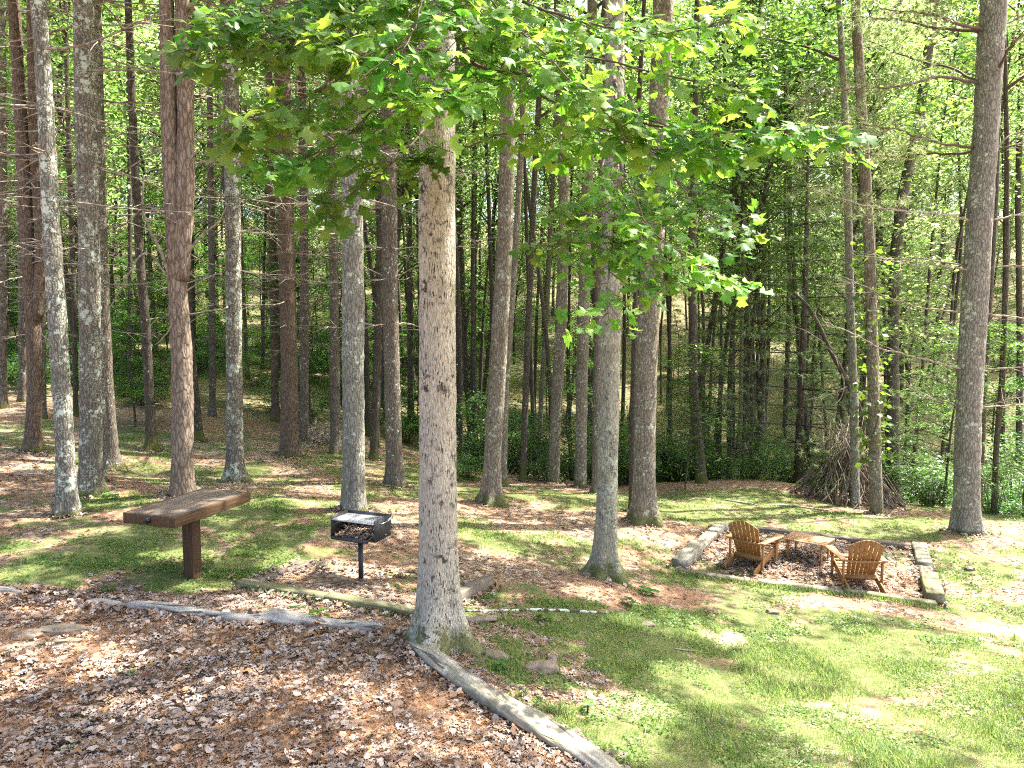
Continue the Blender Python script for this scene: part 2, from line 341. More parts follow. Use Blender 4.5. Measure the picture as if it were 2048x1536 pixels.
PALE = zone_ellipses([(60,940,1.,.5,.5),(400,960,1.4,.5,.5),(600,1000,.8,.35,.5),(850,1010,.9,.4,.45),(1180,1040,1.,.4,.5),(1500,1030,1.4,.35,.45),(1620,1200,.6,.3,.5),(1700,1420,.5,.3,.5),(1900,1330,.6,.35,.5),(1560,1280,.3,.2,.5),(660,1140,.8,.4,.55),(760,1220,.6,.25,.5),(600,1205,.9,.35,.6),(1060,1060,1.2,.6,.45),(1280,1070,1.0,.5,.55),(1450,1275,.35,.3,.7),(2010,1260,.5,.4,.6),(1250,1410,.5,.4,.55),(1380,1425,.35,.3,.5),(1180,1190,.6,.4,.45),(460,900,1.6,1.,.5),(120,930,1.2,.5,.4),(1010,1110,.8,.4,.4),
 (1640,1510,.4,.3,.5),(1400,1000,1.6,.4,.4)])  # pale dry soil that also paints in the sunlit patches
DARK = zone_ellipses([(730,1175,.5,.25,.8),(1890,1085,.9,.6,.5)])  # painted shade under the grill, and a dark patch near the big pine
def dens(a, b, st, mid): return np.arange(a, b, st)
gx = np.r_[-180, -130, -95, -70, -52, -40, -32, -26, -21, -18, np.arange(-15.5, 15.5, .12), 18, 21, 26, 32, 40, 52, 70, 95, 130, 180]
gy = np.r_[-60, -35, -20, -10, -4, 0, 1.5, 2.5, np.arange(3.2, 23, .12), np.arange(23.3, 40, .6), np.arange(41, 80, 2.5), 85, 95, 110, 130, 160, 200, 260]
X, Y = np.meshgrid(gx, gy); Z = gz(X, Y)
nx, ny = len(gx), len(gy)
i = (np.arange(ny - 1)[:, None] * nx + np.arange(nx - 1)[None]).ravel()
me = mesh_np('ground', np.c_[X.ravel(), Y.ravel(), Z.ravel()], [np.stack([i, i + 1, i + nx + 1, i + nx], 1)], True, [M['ground']])
ca = me.color_attributes.new('zone', 'FLOAT_COLOR', 'POINT')
xr, yr = X.ravel(), Y.ravel()
def green_at(x, y): return zsum(x, y, GREEN) * .92 + (fbm(x * 1.5, y * 1.5, 41, 4) - .47) * 1.7 + (fbm(x * 5.5, y * 5.5, 43, 3) - .44) * 1.1
gr = np.clip(green_at(xr, yr), 0, 1); far = np.clip((yr - 18) / 6, 0, 1); gr = np.maximum(gr, .55 * far)
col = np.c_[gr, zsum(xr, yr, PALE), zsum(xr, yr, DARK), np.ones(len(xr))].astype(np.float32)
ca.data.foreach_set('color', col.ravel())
tag(obj('ground', me), kind='structure')

# ------------------------------------------------------------------ light, sky, view
SUN_EL, SUN_AZ = R(62), (0.90, 0.43)
sd = np.array([SUN_AZ[0] * math.cos(SUN_EL), SUN_AZ[1] * math.cos(SUN_EL), math.sin(SUN_EL)]); sd /= np.linalg.norm(sd)
w = bpy.data.worlds.new('World'); S.world = w; w.use_nodes = True
bg = w.node_tree.nodes['Background']; sk = w.node_tree.nodes.new('ShaderNodeTexSky'); sk.sky_type = 'NISHITA'; sk.sun_disc = False
sk.sun_elevation = SUN_EL; sk.sun_rotation = math.atan2(sd[0], sd[1]); sk.air_density = .8; sk.dust_density = 5.; sk.ozone_density = .3
w.node_tree.links.new(sk.outputs[0], bg.inputs[0]); bg.inputs[1].default_value = .15
L = bpy.data.lights.new('sun', 'SUN'); L.energy = 5.0; L.angle = R(.55); L.color = (1, .945, .86)
lo = bpy.data.objects.new('sun', L); COL.objects.link(lo); lo.rotation_euler = Vector(-sd).to_track_quat('-Z', 'Y').to_euler()
lo.location = (10, 10, 40)
S.view_settings.view_transform = 'Standard'; S.view_settings.look = 'None'; S.view_settings.gamma = 1; S.view_settings.exposure = 2.34
S.cycles.max_bounces = 8; S.cycles.diffuse_bounces = 4; S.cycles.transmission_bounces = 6; S.cycles.transparent_max_bounces = 4
S.cycles.caustics_reflective = False; S.cycles.caustics_refractive = False; S.cycles.sample_clamp_indirect = 6
S.render.film_transparent = False
S.cycles.pixel_filter_type = 'BLACKMAN_HARRIS'; S.cycles.filter_width = 1.15
S.cycles.use_denoising = False
# ------------------------------------------------------------------ trees: shared pieces
def kite(fold=.08, w=.3, tip=1.):
    return np.array([[0,0,0],[.5,w,fold],[tip,0,0],[.45,-w,fold]]), [np.array([[0,2,1],[0,3,2]])]
KITE = kite()
def leaf_cloud(mb, pos, size, g=rng, flat=.8, mi=0, tmpl=KITE, droop=0., axis=None):
    """leaves at pos: flat=1 lies level, 0 any way up"""
    N = len(pos)
    nr = unit(N, g) * (1.05 - flat) + np.array([0, 0, 1.]) * flat
    d = unit(N, g) if axis is None else axis + unit(N, g) * .5
    d[:, 2] = d[:, 2] * (1 - flat) - droop
    v, f = scatter(tmpl[0], tmpl[1], pos, frames(d, nr), size * g.uniform(.7, 1.3, N))
    mb.add(v, f, mi)
def clumps(g, cents, rad, per, sq=.45):
    k = len(cents); q = g.normal(size=(k, per, 3)) * np.array([1, 1, sq]) * .55
    return (cents[:, None] + q * np.asarray(rad).reshape(-1, 1, 1)).reshape(-1, 3)

def wob(pts, g, amp):
    pts = np.array(pts, float); n = len(pts)
    o = np.cumsum(g.normal(size=(n, 3)) * amp, 0); o -= np.linspace(0, 1, n)[:, None] * o[-1]
    pts[1:-1] += o[1:-1]; return pts
def smooth_path(pts, step=.2):
    pts = np.asarray(pts, float); L = np.r_[0, np.cumsum(np.linalg.norm(np.diff(pts, axis=0), axis=1))]
    m = max(3, int(L[-1] / step)); s = np.linspace(0, L[-1], m)
    q = np.stack([np.interp(s, L, pts[:, k]) for k in range(3)], 1)
    for _ in range(3): q[1:-1] = (q[:-2] + 2 * q[1:-1] + q[2:]) / 4
    return q
def trunk_disp(g, r0, flare=.55, lumps=.05, whorl=None, lobes=None):
    ph = g.uniform(0, 6.28, 4); lob = lobes or int(g.integers(4, 7)); sd_ = int(g.integers(0, 999))
    def f(pts, a):
        z = pts[:, 2][:, None]; A = a[None]
        fl = flare * (.75 * np.exp(-np.maximum(z, 0) / (1.1 * r0)) + .25 * np.exp(-np.maximum(z, 0) / (3.2 * r0))) * (1 + .55 * np.cos(A * lob + ph[0]) + .25 * np.cos(A * 2 + ph[1]))
        d = 1 + fl + lumps * (fbm(np.cos(A) * 2 + z * 1.3, np.sin(A) * 2 + z * .6, sd_, 3) - .44) * 2.2 + .02 * np.cos(2 * A + ph[2] + z)
        d += max(lumps, .045) * .8 * (vnoise(np.cos(A) * 4.5 + 9, np.sin(A) * 4.5 + z * 5., sd_) - .5) * 2 + max(lumps, .045) * .35 * (vnoise(A / 6.2832 * 16 + z * .4, z * 11, sd_ + 5) - .5) * 2
        if whorl is not None:
            for zz in whorl: d += .09 * np.exp(-((z - zz) / .035) ** 2) * (1 + .5 * np.cos(A * 4 + zz * 9))
        return d
    return f

# dead pine branches: a few shared shapes, copied onto every pine
def dead_branch(g, L=1.6, up=.25, twigs=5, r=.013):
    mb = MB(); n = 9; s = np.linspace(0, 1, n)
    c1, c2 = g.normal(size=2) * .28
    p = np.stack([s * L, c1 * s ** 2 * L + .03 * np.sin(s * 9 + g.uniform(0, 6)), up * L * (s - .75 * s ** 2) + c2 * .3 * s ** 2 * L], 1)
    p = wob(p, g, .012); mb.tube(p, np.linspace(r, r * .25, n), 5)
    for _ in range(twigs):
        k = int(g.integers(3, n - 1)); b = p[k]; d = np.array([.7, g.choice([-1, 1]) * g.uniform(.3, .9), g.uniform(-.35, .4)]); l = g.uniform(.15, .55) * L * (1.1 - s[k])
        q = np.linspace(0, 1, 5)[:, None] * d * l + b; q[:, 2] -= np.linspace(0, 1, 5) ** 2 * .12 * l
        q = wob(q, g, .012 * L * .5); mb.tube(q, np.linspace(r * .45, r * .14, 5), 4)
    return mb.mesh('dead_branch', [M['dead']], True)
gB = np.random.default_rng(21)
DEAD = [dead_branch(gB, gB.uniform(1.1, 1.9), gB.uniform(-.35, .6), int(gB.integers(6, 13)), gB.uniform(.009, .016)) for _ in range(10)]
STUB = [dead_branch(gB, gB.uniform(.3, .6), gB.uniform(.1, .6), 1, .011) for _ in range(4)]
# living white-pine bough with soft needle tufts
NEEDLE = (np.array([[0, .034, 0], [0, -.034, 0], [1, 0, -.06]]), [np.array([[0, 1, 2]])])
def bough(g, L=2.2, tufts=46, per=26, nl=.10):
    mb, nb = MB(), MB(); n = 9; s = np.linspace(0, 1, n)
    p = np.stack([s * L, g.normal() * .12 * s ** 2 * L, .12 * L * np.sin(s * 2.2) - .16 * L * s ** 2], 1); p = wob(p, g, .015)
    mb.tube(p, np.linspace(.016, .004, n), 5); T, D = [], []
    for _ in range(tufts // 4):
        k = g.uniform(.35, 1) * (n - 1); b = np.array([np.interp(k, np.arange(n), p[:, q]) for q in range(3)])
        d = np.array([.75, g.choice([-1, 1]) * g.uniform(.2, 1), g.uniform(-.15, .3)]); d /= np.linalg.norm(d); l = g.uniform(.2, .6)
        q = b + np.linspace(0, 1, 4)[:, None] * d * l; mb.tube(q, np.linspace(.005, .002, 4), 4)
        for z in np.linspace(.4, 1, 4): T.append(b + d * l * z + g.normal(size=3) * .02); D.append(d)
    T, D = np.array(T), np.array(D); N = len(T)
    pos = np.repeat(T, per, 0); dd = np.repeat(D, per, 0) * .75 + unit(N * per, g); 
    v, f = scatter(*NEEDLE, pos, frames(dd, unit(N * per, g)), nl * g.uniform(.7, 1.2, N * per)); nb.add(v, f)
    return mb.mesh('bough', [M['twig']], True), nb.mesh('needles', [M['needle']])
BOUGH = [bough(gB, gB.uniform(1.6, 2.6)) for _ in range(5)]

CANOPY_ON = True
SUNP = [(1500,1110,.6,.5),(1720,1140,.6,.5),(1385,830,1.2,1.2),(700,1150,.75,.35),(600,1215,.55,.3),(1060,1065,.95,.4),(1290,1075,.6,.35),(1000,1110,.35,.2),(1500,1045,1.5,.3),(1640,1030,.7,.3),(1390,1035,.6,.45),(120,1330,.55,.45),(60,1220,.45,.2),
 (1120,1440,.6,.5),(1230,1420,.5,.35),(1450,1270,.5,.35),(1600,1330,.5,.3),(2010,1255,.5,.4),(1650,1430,.6,.35),(1880,1450,.5,.35),(1560,1410,.45,.3),(420,930,1.6,.6),(240,925,.9,.6),(110,930,.6,.35),(640,980,.8,.3),(600,1000,.4,.2),(700,905,.8,.35),
 (1640,1200,.6,.3),(1520,1160,.5,.3),(380,1110,.5,.2),(1880,1340,.5,.3),(1500,960,.8,.35),(1980,1110,.6,.3),(250,1000,.5,.25),(870,1060,.6,.25),(1300,1250,.4,.25),(860,1215,.5,.3),(1800,1270,.45,.3),(1400,1350,.4,.25),(520,960,.8,.3),(1200,1190,.45,.25),(1130,960,.7,.3)]
SUNW = np.array([[*hit(a, b)[:3], rx * 1.35, ry * 1.45] for a, b, rx, ry in SUNP])
def sun_keep(pos, g=rng, pad=1.):
    """False where a canopy leaf would stand in the way of one of the sunlit gaps"""
    q = pos[:, :2].copy(); z = np.full(len(pos), -.5)
    for _ in range(4):
        q = pos[:, :2] - sd[:2] / sd[2] * (pos[:, 2] - z)[:, None]; z = gz(q[:, 0], q[:, 1])
    d = ((q[:, None, 0] - SUNW[None, :, 0]) / (SUNW[None, :, 3] * pad)) ** 2 + ((q[:, None, 1] - SUNW[None, :, 1]) / (SUNW[None, :, 4] * pad)) ** 2
    wv = (vnoise(q[:, 0] * 3.1, q[:, 1] * 3.1, 5) - .5) * .9
    ok = ~((d + wv[:, None]).min(1) < 1)
    # and most of what would shade the poplar's own low boughs
    t_ = (pos[:, 2] - 5.6) / sd[2]; c = pos - sd * t_[:, None]
    e = ((c[:, 0] - .3) / 3.) ** 2 + ((c[:, 1] - 6.) / 1.7) ** 2
    hole = fbm(q[:, 0] * 1.5 + 3, q[:, 1] * 1.5, 81, 3) - .05 * (q[:, 1] > 8) - .07 * ((q[:, 0] > .8) & (q[:, 1] < 13))
    hole -= .2 * (q[:, 1] < 8.3) * (q[:, 0] < .6 + .35 * (q[:, 1] - 5))
    ok &= hole < .47
    return ok & ~((e < 1) & (g.random(len(pos)) < .6))
def in_view(pos):
    u, v = pix(pos); return (pos[:, 1] > .5) & (pos[:, 1] < 15.5) & (u > -60) & (u < 2108) & (v > -40)

def canopy_crown(root, g, path, z0, z1, rad, nc, per=58, size=.19, mat='canopy', lean=(0, 0), keep_out=True, needles=False):  # unseen leaves, thinned and spread to shape the dapples below
    """crown of one tree, above the picture's top edge: limbs from the trunk to leaf clumps"""
    base = np.array(root.location)
    h = g.uniform(0, 1, nc) ** .9; z = z0 + (z1 - z0) * h
    a = g.uniform(0, 6.283, nc); rr = rad * np.sqrt(g.uniform(.03, 1, nc)) * np.sqrt(np.maximum(.12, 1 - (h * 1.0) ** 2.2))
    cx = np.interp(z, path[:, 2], path[:, 0]); cy = np.interp(z, path[:, 2], path[:, 1])
    c = np.stack([cx + rr * np.cos(a) + lean[0] * h, cy + rr * np.sin(a) + lean[1] * h, z + rr * .12], 1)
    for k in range(0, nc, 5):
        zt = max(z[k] - .25 * rr[k] - .3, path[1, 2]); b = np.array([np.interp(zt, path[:, 2], path[:, 0]), np.interp(zt, path[:, 2], path[:, 1]), zt])
        u_, v_ = pix(b + base)
        if v_ > -60 and b[1] + base[1] < 17: continue
        q = smooth_path([b, b * .45 + c[k] * .55 + [0, 0, .15 * rr[k]], c[k]], .5)
        obj('limb', MB().tube(q, np.linspace(.045, .012, len(q)), 5).mesh('limb', [M['twig']], True), root)
    p = clumps(g, c, g.uniform(.55, 1.05, nc), per)
    wp = p + base
    if keep_out: 
        k = sun_keep(wp) & ~in_view(wp); p = p[k]
    if len(p) == 0: return
    lb = MB(); leaf_cloud(lb, p, size, g, .6)
    obj('crown', lb.mesh('crown', [M[mat]]), root)

TREES = {}
def tree(name, cat, label, pts, w, mat, wt=None, Y=None, top=17., whorl=None, stubs=0, group=None, flare=.55, lumps=.05, crown=None, seed=0, seg=18, branch_scale=1., zb=.9, cut=None, parts=True, bmin=2.2):
    """pts: photo pixels from the foot upwards; w, wt: width in photo pixels at breast height and at the top of the picture"""
    g = np.random.default_rng(1000 + seed + int(pts[0][0]))
    if Y is None: b = hit(*pts[0])
    else:
        b = P(pts[0][0], pts[0][1], Y); b[2] = g1(b[0], b[1])
    Y = b[1]
    root = thing(name, label, cat, b, 0, group)
    path = [np.array([0, 0, -.35]), np.zeros(3)]
    for (px, py) in pts[1:]:
        q = P(px, py, Y) - b
        if q[2] > path[-1][2] + .15: path.append(q)
    d = path[-1] - path[max(1, len(path) - 3)]; d /= d[2]
    if d[0] > .25: d[0] = .25
    if d[0] < -.25: d[0] = -.25
    if cut is None and path[-1][2] < top: 
        e = path[-1]; path.append(e + d * (top - e[2]) * .5 + [g.normal() * .1, g.normal() * .1, 0]); path.append(e + d * (top - e[2]))
    path[0][:2] = path[1][:2]
    q = smooth_path(path, .085 if Y < 19 else .2)
    sc = Y * 1.0 / F; r0 = w * sc / 2; r1 = (wt or w * .82) * sc / 2
    zt = max(6., P(pts[-1][0], pts[-1][1], Y)[2] - b[2])
    rad = np.where(q[:, 2] < zt, r0 + (r1 - r0) * np.clip(q[:, 2] / zt, 0, 1), r1 * np.clip(1 - (q[:, 2] - zt) / (top - zt + 2.5) if cut is None else 1., .12, 1))
    wz = None
    if whorl:
        wz = np.arange(bmin * .5 + g.uniform(0, .4), min(top * .75, 12), whorl) ; wz = wz + g.normal(size=len(wz)) * .06
    v, f = tube(q, rad, seg, disp=trunk_disp(g, r0, flare, lumps, wz))
    tr = obj('trunk', mesh_np('trunk', v, f, True, [M[mat]]), root)
    if whorl and parts:
        for zz in wz:
            if zz < bmin: continue
            if P(0, -250, Y)[2] - b[2] < zz: break
            nb = int(g.integers(3, 7)); a0 = g.uniform(0, 6.28)
            for k in range(nb):
                cx, cy = np.interp(zz, q[:, 2], q[:, 0]), np.interp(zz, q[:, 2], q[:, 1]); rr = np.interp(zz, q[:, 2], rad)
                a = a0 + k * 6.28 / nb + g.normal() * .25
                short = zz < bmin + 1.2 and g.random() < .6
                o = obj('branch', (STUB if short else DEAD)[int(g.integers(0, 4 if short else 10))], root)
                o.location = (cx + math.cos(a) * rr * .8, cy + math.sin(a) * rr * .8, zz); s = g.uniform(.5, 1.45) * branch_scale
                o.rotation_euler = (g.uniform(-.5, .5), g.uniform(-.15, .2), a); o.scale = (s, s, s * g.uniform(.8, 1.2))
    if crown and CANOPY_ON: canopy_crown(root, g, q, *crown[:4], **(crown[4] if len(crown) > 4 else {}))
    TREES[label] = (root, q, rad, b)
    return root, q, rad, b
pc = lambda z0=8, z1=16, r=3.0, n=46, **k: (z0, z1, r, n, k)

PN, PT = 'pine_tree', 'pine'
tree(PN, PT, 'dark pine trunk cut off by the left edge of the photo', [(4,815),(5,500),(3,0)], 18, 'pine_brown', whorl=.75, crown=pc(n=26))
tree(PN, PT, 'thin grey pine standing behind the leaning red-brown pine at the left edge', [(45,803),(45,560),(38,300),(34,0)], 14, 'pine_brown', whorl=.8, crown=pc(n=20))
rt, q, rad, b = tree(PN, PT, 'leaning red-brown pine that forks into two stems, left of the white lichen pine', [(65,902),(70,760),(66,640),(55,480),(46,300),(30,40)], 28, 'pine_red', 21, whorl=.7, crown=pc(n=30), bmin=2.6)
s2 = [P(72,640,b[1]) - b, P(80,560,b[1]) - b, P(82,470,b[1]) - b, P(70,330,b[1]) - b, P(62,60,b[1]) - b, P(58,-300,b[1]) - b]
v, f = tube(smooth_path(s2, .16), np.linspace(.11, .05, len(smooth_path(s2, .16))), 14, disp=trunk_disp(gB, .1, 0, .05)); obj('stem', mesh_np('stem', v, f, True, [M['pine_red']]), rt)
tree(PN, PT, 'thin pine just behind the right side of the leaning red-brown pine', [(86,836),(84,640),(90,480),(92,100)], 13, 'pine_brown', whorl=.8, crown=pc(n=16))
tree(PN, PT, 'slim pine crusted white with lichen, second large trunk from the left', [(135,1028),(127,840),(112,600),(100,400),(90,200),(78,0)], 36, 'pine_lichen_heavy', 27, whorl=.72, crown=pc(n=40), lumps=.06, bmin=3.4, seg=24)
tree(PN, PT, 'thin dark pole of a pine between the two lichen-spotted trunks', [(152,832),(148,600),(138,300),(130,0)], 10, 'dark_bark', crown=pc(n=12))
tree(PN, PT, 'thick lichen-spotted pine just right of the white lichen pine', [(181,985),(181,780),(178,480),(172,250),(166,0)], 41, 'pine_lichen', 36, whorl=.75, crown=pc(n=46), bmin=3.2, seg=24)
tree(PN, PT, 'narrow pine hidden behind the right side of the thick lichen-spotted pine', [(203,962),(202,700),(198,400),(188,0)], 16, 'pine_lichen', whorl=.8, crown=pc(n=22))
tree(PN, PT, 'mossy flared pine leaning left behind the thick lichen-spotted pine', [(226,937),(214,780),(206,600),(199,300),(192,0)], 25, 'pine_brown', 18, crown=pc(n=26), flare=.9)
tree('hardwood_tree', 'tree', 'dark curved hardwood with a leafy skirt, left of the twin-stem pine', [(303,902),(299,800),(291,640),(280,520),(268,300),(256,0)], 19, 'dark_bark', 13, crown=pc(n=24), flare=.8)
rt, q, rad, b = tree('twin_stem_pine', PT, 'scaly red pine splitting into two stems with broken branches, behind the wooden serving table', [(366,992),(366,850),(364,720),(357,600),(350,480),(344,380),(338,200),(333,0)], 42, 'pine_scaly', 27, crown=pc(n=40), lumps=.12, flare=.25, seg=24)
Yt = b[1]
s2 = [P(358,560,Yt) - b, P(368,440,Yt) - b, P(372,330,Yt) - b, P(370,150,Yt) - b, P(364,20,Yt) - b, P(372,-200,Yt) - b]; sp = smooth_path(s2, .14)
v, f = tube(sp, np.linspace(.16, .09, len(sp)), 18, disp=trunk_disp(gB, .12, 0, .12)); obj('stem', mesh_np('stem', v, f, True, [M['pine_scaly']]), rt)
for pl, r in (([(345,560),(322,500),(300,460),(285,415),(288,350)], .035), ([(366,520),(400,470),(440,440),(452,415)], .03), ([(338,560),(300,500),(275,520),(240,590),(205,640)], .022), ([(372,585),(400,560),(440,548)], .015),
              ([(370,340),(384,315),(398,298)], .045), ([(345,600),(340,660),(310,690)], .02), ([(366,505),(362,440),(360,400),(358,360)], .025), ([(382,20),(390,10),(400,-20)], .06)):
    pp = smooth_path([P(x, y, Yt - .12 * k) - b for k, (x, y) in enumerate(pl)], .08); v, f = tube(wob(pp, gB, .008), np.linspace(r, r * .3, len(pp)), 7)
    obj('branch', mesh_np('broken_branch', v, f, True, [M['dead']]), rt)
tree('hardwood_tree', 'tree', 'small crooked hardwood behind the right side of the twin-stem pine', [(399,881),(390,780),(376,640),(372,480),(380,200),(384,0)], 16, 'dark_bark', 11, crown=pc(n=14), flare=.8)
tree(PN, PT, 'dark slender pine standing far behind, next right of the twin-stem pine', [(425,832),(424,600),(420,300),(418,0)], 13, 'far_bark', whorl=.9, crown=pc(n=14))
tree(PN, PT, 'lichen-dotted pine with a flared foot, right of the twin-stem pine', [(470,962),(469,800),(467,600),(465,300),(455,0)], 31, 'pine_lichen', 29, whorl=.7, crown=pc(n=40), flare=.75, bmin=2.8, seg=22)
tree(PN, PT, 'reddish thin pine left of the dark whorled pine', [(551,842),(547,600),(540,300),(536,0)], 15, 'pine_red', whorl=.8, crown=pc(n=18))
tree(PN, PT, 'dark red-brown pine with rings of dead twigs, behind the grill to the left', [(580,912),(578,700),(573,480),(567,200),(560,0)], 34, 'pine_red', 29, whorl=.6, crown=pc(n=40), flare=.35, bmin=2.6, seg=22)
tree(PN, PT, 'straight slim pine beside the brush heap, its right edge sunlit', [(608,884),(609,600),(606,300),(600,0)], 18, 'pine_brown', whorl=.75, crown=pc(n=22))
tree(PN, PT, 'slim dark pine just right of the brush heap', [(671,907),(669,650),(664,300),(655,0)], 20, 'pine_brown', whorl=.75, crown=pc(n=24))
tree(PN, PT, 'grey pine with lichen streaks standing directly behind the black grill', [(707,1022),(707,800),(706,560),(702,250),(692,0)], 45, 'pine_grey', 38, whorl=.85, crown=pc(n=46), flare=.25, bmin=3.4, seg=26)
tree('hardwood_tree', 'tree', 'dark thin trunk with a mossy foot right of the grey pine behind the grill', [(747,920),(752,780),(760,520),(768,250),(772,0)], 16, 'dark_bark', 13, crown=pc(n=16), flare=.6)
tree(PN, PT, 'brown lichen-patched pine left of the big foreground poplar', [(790,972),(785,800),(781,600),(777,300),(770,0)], 33, 'pine_brown', 28, whorl=.8, crown=pc(n=40), flare=.5, bmin=3.2, seg=22)
tree('hardwood_tree', 'tree', 'thin dark trunk peeping out just left of the big foreground poplar', [(822,845),(820,600),(815,200)], 13, 'dark_bark', crown=pc(n=10))
TUL = tree('poplar_tree', 'tree', 'big pale foreground poplar with lobed green leaves and mossy roots', [(880,1292),(876,1100),(875,900),(875,700),(874,480),(874,250),(876,60),(878,-60)], 79, 'tulip', 66, top=19, crown=(8.5, 17, 4.6, 90, {}), flare=1.05, lumps=.045, seg=44, seed=3)
tree('hardwood_tree', 'tree', 'dark thin trunk just right of the big foreground poplar', [(918,892),(921,700),(917,400),(914,0)], 13, 'dark_bark', crown=pc(n=12))
rt, q, rad, b = tree('hardwood_tree', 'tree', 'slender twin trunks rising in a narrow V right of the foreground poplar', [(941,886),(934,800),(928,640),(922,480)], 9, 'dark_bark', top=14)
s2 = smooth_path([P(942,884,b[1]) - b, P(949,800,b[1]) - b, P(950,640,b[1]) - b, P(952,400,b[1]) - b, P(955,0,b[1]) - b], .3); v, f = tube(s2, np.linspace(.06, .03, len(s2)), 10); obj('stem', mesh_np('stem', v, f, True, [M['dark_bark']]), rt)
tree('hardwood_tree', 'tree', 'leaning mottled hardwood with spread mossy foot, right of the foreground poplar', [(982,1006),(986,900),(993,780),(1003,600),(1010,480),(1015,250),(1019,0)], 35, 'hardwood', 29, crown=pc(8.5, 17, 3.6, 50), flare=1.0, seg=24)
tree('hardwood_tree', 'tree', 'narrow trunk hugging the right side of the leaning mottled hardwood', [(1006,972),(1012,760),(1030,520),(1045,250),(1055,0)], 14, 'hardwood', crown=pc(n=14))
tree('hardwood_tree', 'tree', 'dark thin trunk at the crest, left of the mossy crest trunk', [(1046,962),(1049,850),(1060,560),(1072,300),(1090,0)], 13, 'dark_bark', crown=pc(n=14))
tree('hardwood_tree', 'tree', 'pole-thin brown trunk between the dark crest trunk and the mossy crest trunk', [(1077,950),(1082,800),(1095,600),(1108,300),(1120,0)], 10, 'hardwood', crown=pc(n=8))
tree('hardwood_tree', 'tree', 'mossy crest trunk leaning slightly right, left of the middle poplar', [(1106,966),(1111,850),(1122,640),(1129,420),(1124,250),(1118,0)], 24, 'hardwood', 20, crown=pc(8.5, 17, 3.4, 34), flare=.5)
tree('hardwood_tree', 'tree', 'broad brown trunk standing down the slope just left of the middle poplar', [(1161,975),(1164,760),(1170,520),(1178,250),(1185,0)], 24, 'hardwood', 20, crown=pc(8.5, 17, 3, 24), flare=.3)
tree('hardwood_tree', 'tree', 'slim trunk half hidden behind the left edge of the middle poplar', [(1191,986),(1193,760),(1200,500),(1205,250)], 15, 'pine_brown', crown=pc(n=14))
T38 = tree('poplar_tree', 'tree', 'middle poplar with a wide flared mossy foot between the grill and the fire pit', [(1210,1152),(1213,1050),(1216,900),(1219,750),(1223,600),(1226,420),(1229,200),(1230,0)], 43, 'tulip_mossy', 37, top=19, crown=(8.5, 17, 5.2, 170, {'lean': (3.0, -2.2)}), flare=.95, seg=32)  # unseen crown enlarged and leaned to shade lawn and foreground
tree('hardwood_tree', 'tree', 'thin trunk behind the left edge of the brown poplar near the fire pit', [(1263,1022),(1266,800),(1272,500),(1278,200)], 12, 'dark_bark', crown=pc(n=8))
tree('poplar_tree', 'tree', 'brown lichen-flecked poplar leaning right behind the left corner of the fire pit', [(1288,1042),(1289,900),(1291,780),(1299,600),(1309,450),(1317,250),(1326,0)], 44, 'hardwood', 38, top=19, crown=(8.5, 17, 5.0, 100, {'lean': (3.5, -2.5)}), flare=.6, seg=28)  # crown above the view leaned right for shade on the lawn
tree('hardwood_tree', 'tree', 'crooked slim trunk at the wood edge behind the sunlit dogwood spray', [(1404,966),(1396,880),(1387,800),(1386,680),(1384,500),(1390,250)], 21, 'dark_bark', 13, crown=pc(n=18), flare=.3)
tree(PN, PT, 'dark straight pine at the wood edge behind the left fire-pit chair', [(1492,953),(1493,760),(1496,520),(1500,250),(1502,0)], 17, 'dark_bark', 15, whorl=.9, crown=pc(n=16))
tree('hardwood_tree', 'tree', 'thin brown trunk touching the left side of the dark straight pine at the wood edge', [(1480,956),(1482,760),(1486,520)], 9, 'hardwood', crown=pc(n=8))
tree('hardwood_tree', 'tree', 'thin brown trunk at the wood edge a little right of the dark straight pine', [(1526,950),(1525,760),(1528,520),(1532,250)], 11, 'hardwood', crown=pc(n=8))
tree('hardwood_tree', 'tree', 'grey straight trunk inside the left side of the stick shelter', [(1711,1012),(1708,800),(1700,600),(1694,300)], 17, 'pine_grey', crown=pc(n=14))
T47 = tree('hardwood_tree', 'tree', 'slim trunk wrapped in green vine leaves in front of the stick shelter', [(1753,1028),(1750,900),(1745,700),(1740,520),(1728,300),(1715,80),(1712,0)], 24, 'hardwood', 18, crown=pc(8.5, 16, 3., 26), flare=.25)
rt, q, rad, b = tree('dead_tree', 'dead tree', 'dead red-brown trunk leaning up to the left above the stick shelter', [(1745,940),(1735,870),(1712,800),(1682,740),(1655,690),(1638,650),(1615,610),(1588,585)], 15, 'dark_bark', 5, Y=18.6, cut=True, flare=0.)
for pl in ([(1680,735),(1690,770),(1682,800),(1660,815)], [(1650,690),(1672,712),(1678,738)], [(1626,640),(1634,612),(1640,606)], [(1700,770),(1660,790),(1610,800)], [(1655,690),(1610,660),(1560,645)]):
    pp = smooth_path([P(x, y, b[1] - .1 * k) - b for k, (x, y) in enumerate(pl)], .08); v, f = tube(pp, np.linspace(.022, .006, len(pp)), 5); obj('branch', mesh_np('branch', v, f, True, [M['dead']]), rt)
tree('hardwood_tree', 'tree', 'smooth trunk bending right beyond the stick shelter and left of the large right-hand pine', [(1790,960),(1786,700),(1790,520),(1803,400),(1840,230),(1870,0)], 24, 'far_bark', 17, Y=22, crown=pc(n=14))
RP = tree(PN, PT, 'large pine with level bare boughs behind the fire pit, thickest at the right edge', [(1933,1062),(1935,900),(1939,780),(1950,600),(1958,450),(1970,280),(1981,100),(1988,0)], 47, 'pine_grey', 46, top=20, crown=(8.5, 18, 5.5, 130, {'lean': (0, -4.5)}), flare=.3, seg=28)  # crown widened and leaned forward, out of view, to shade the lawn
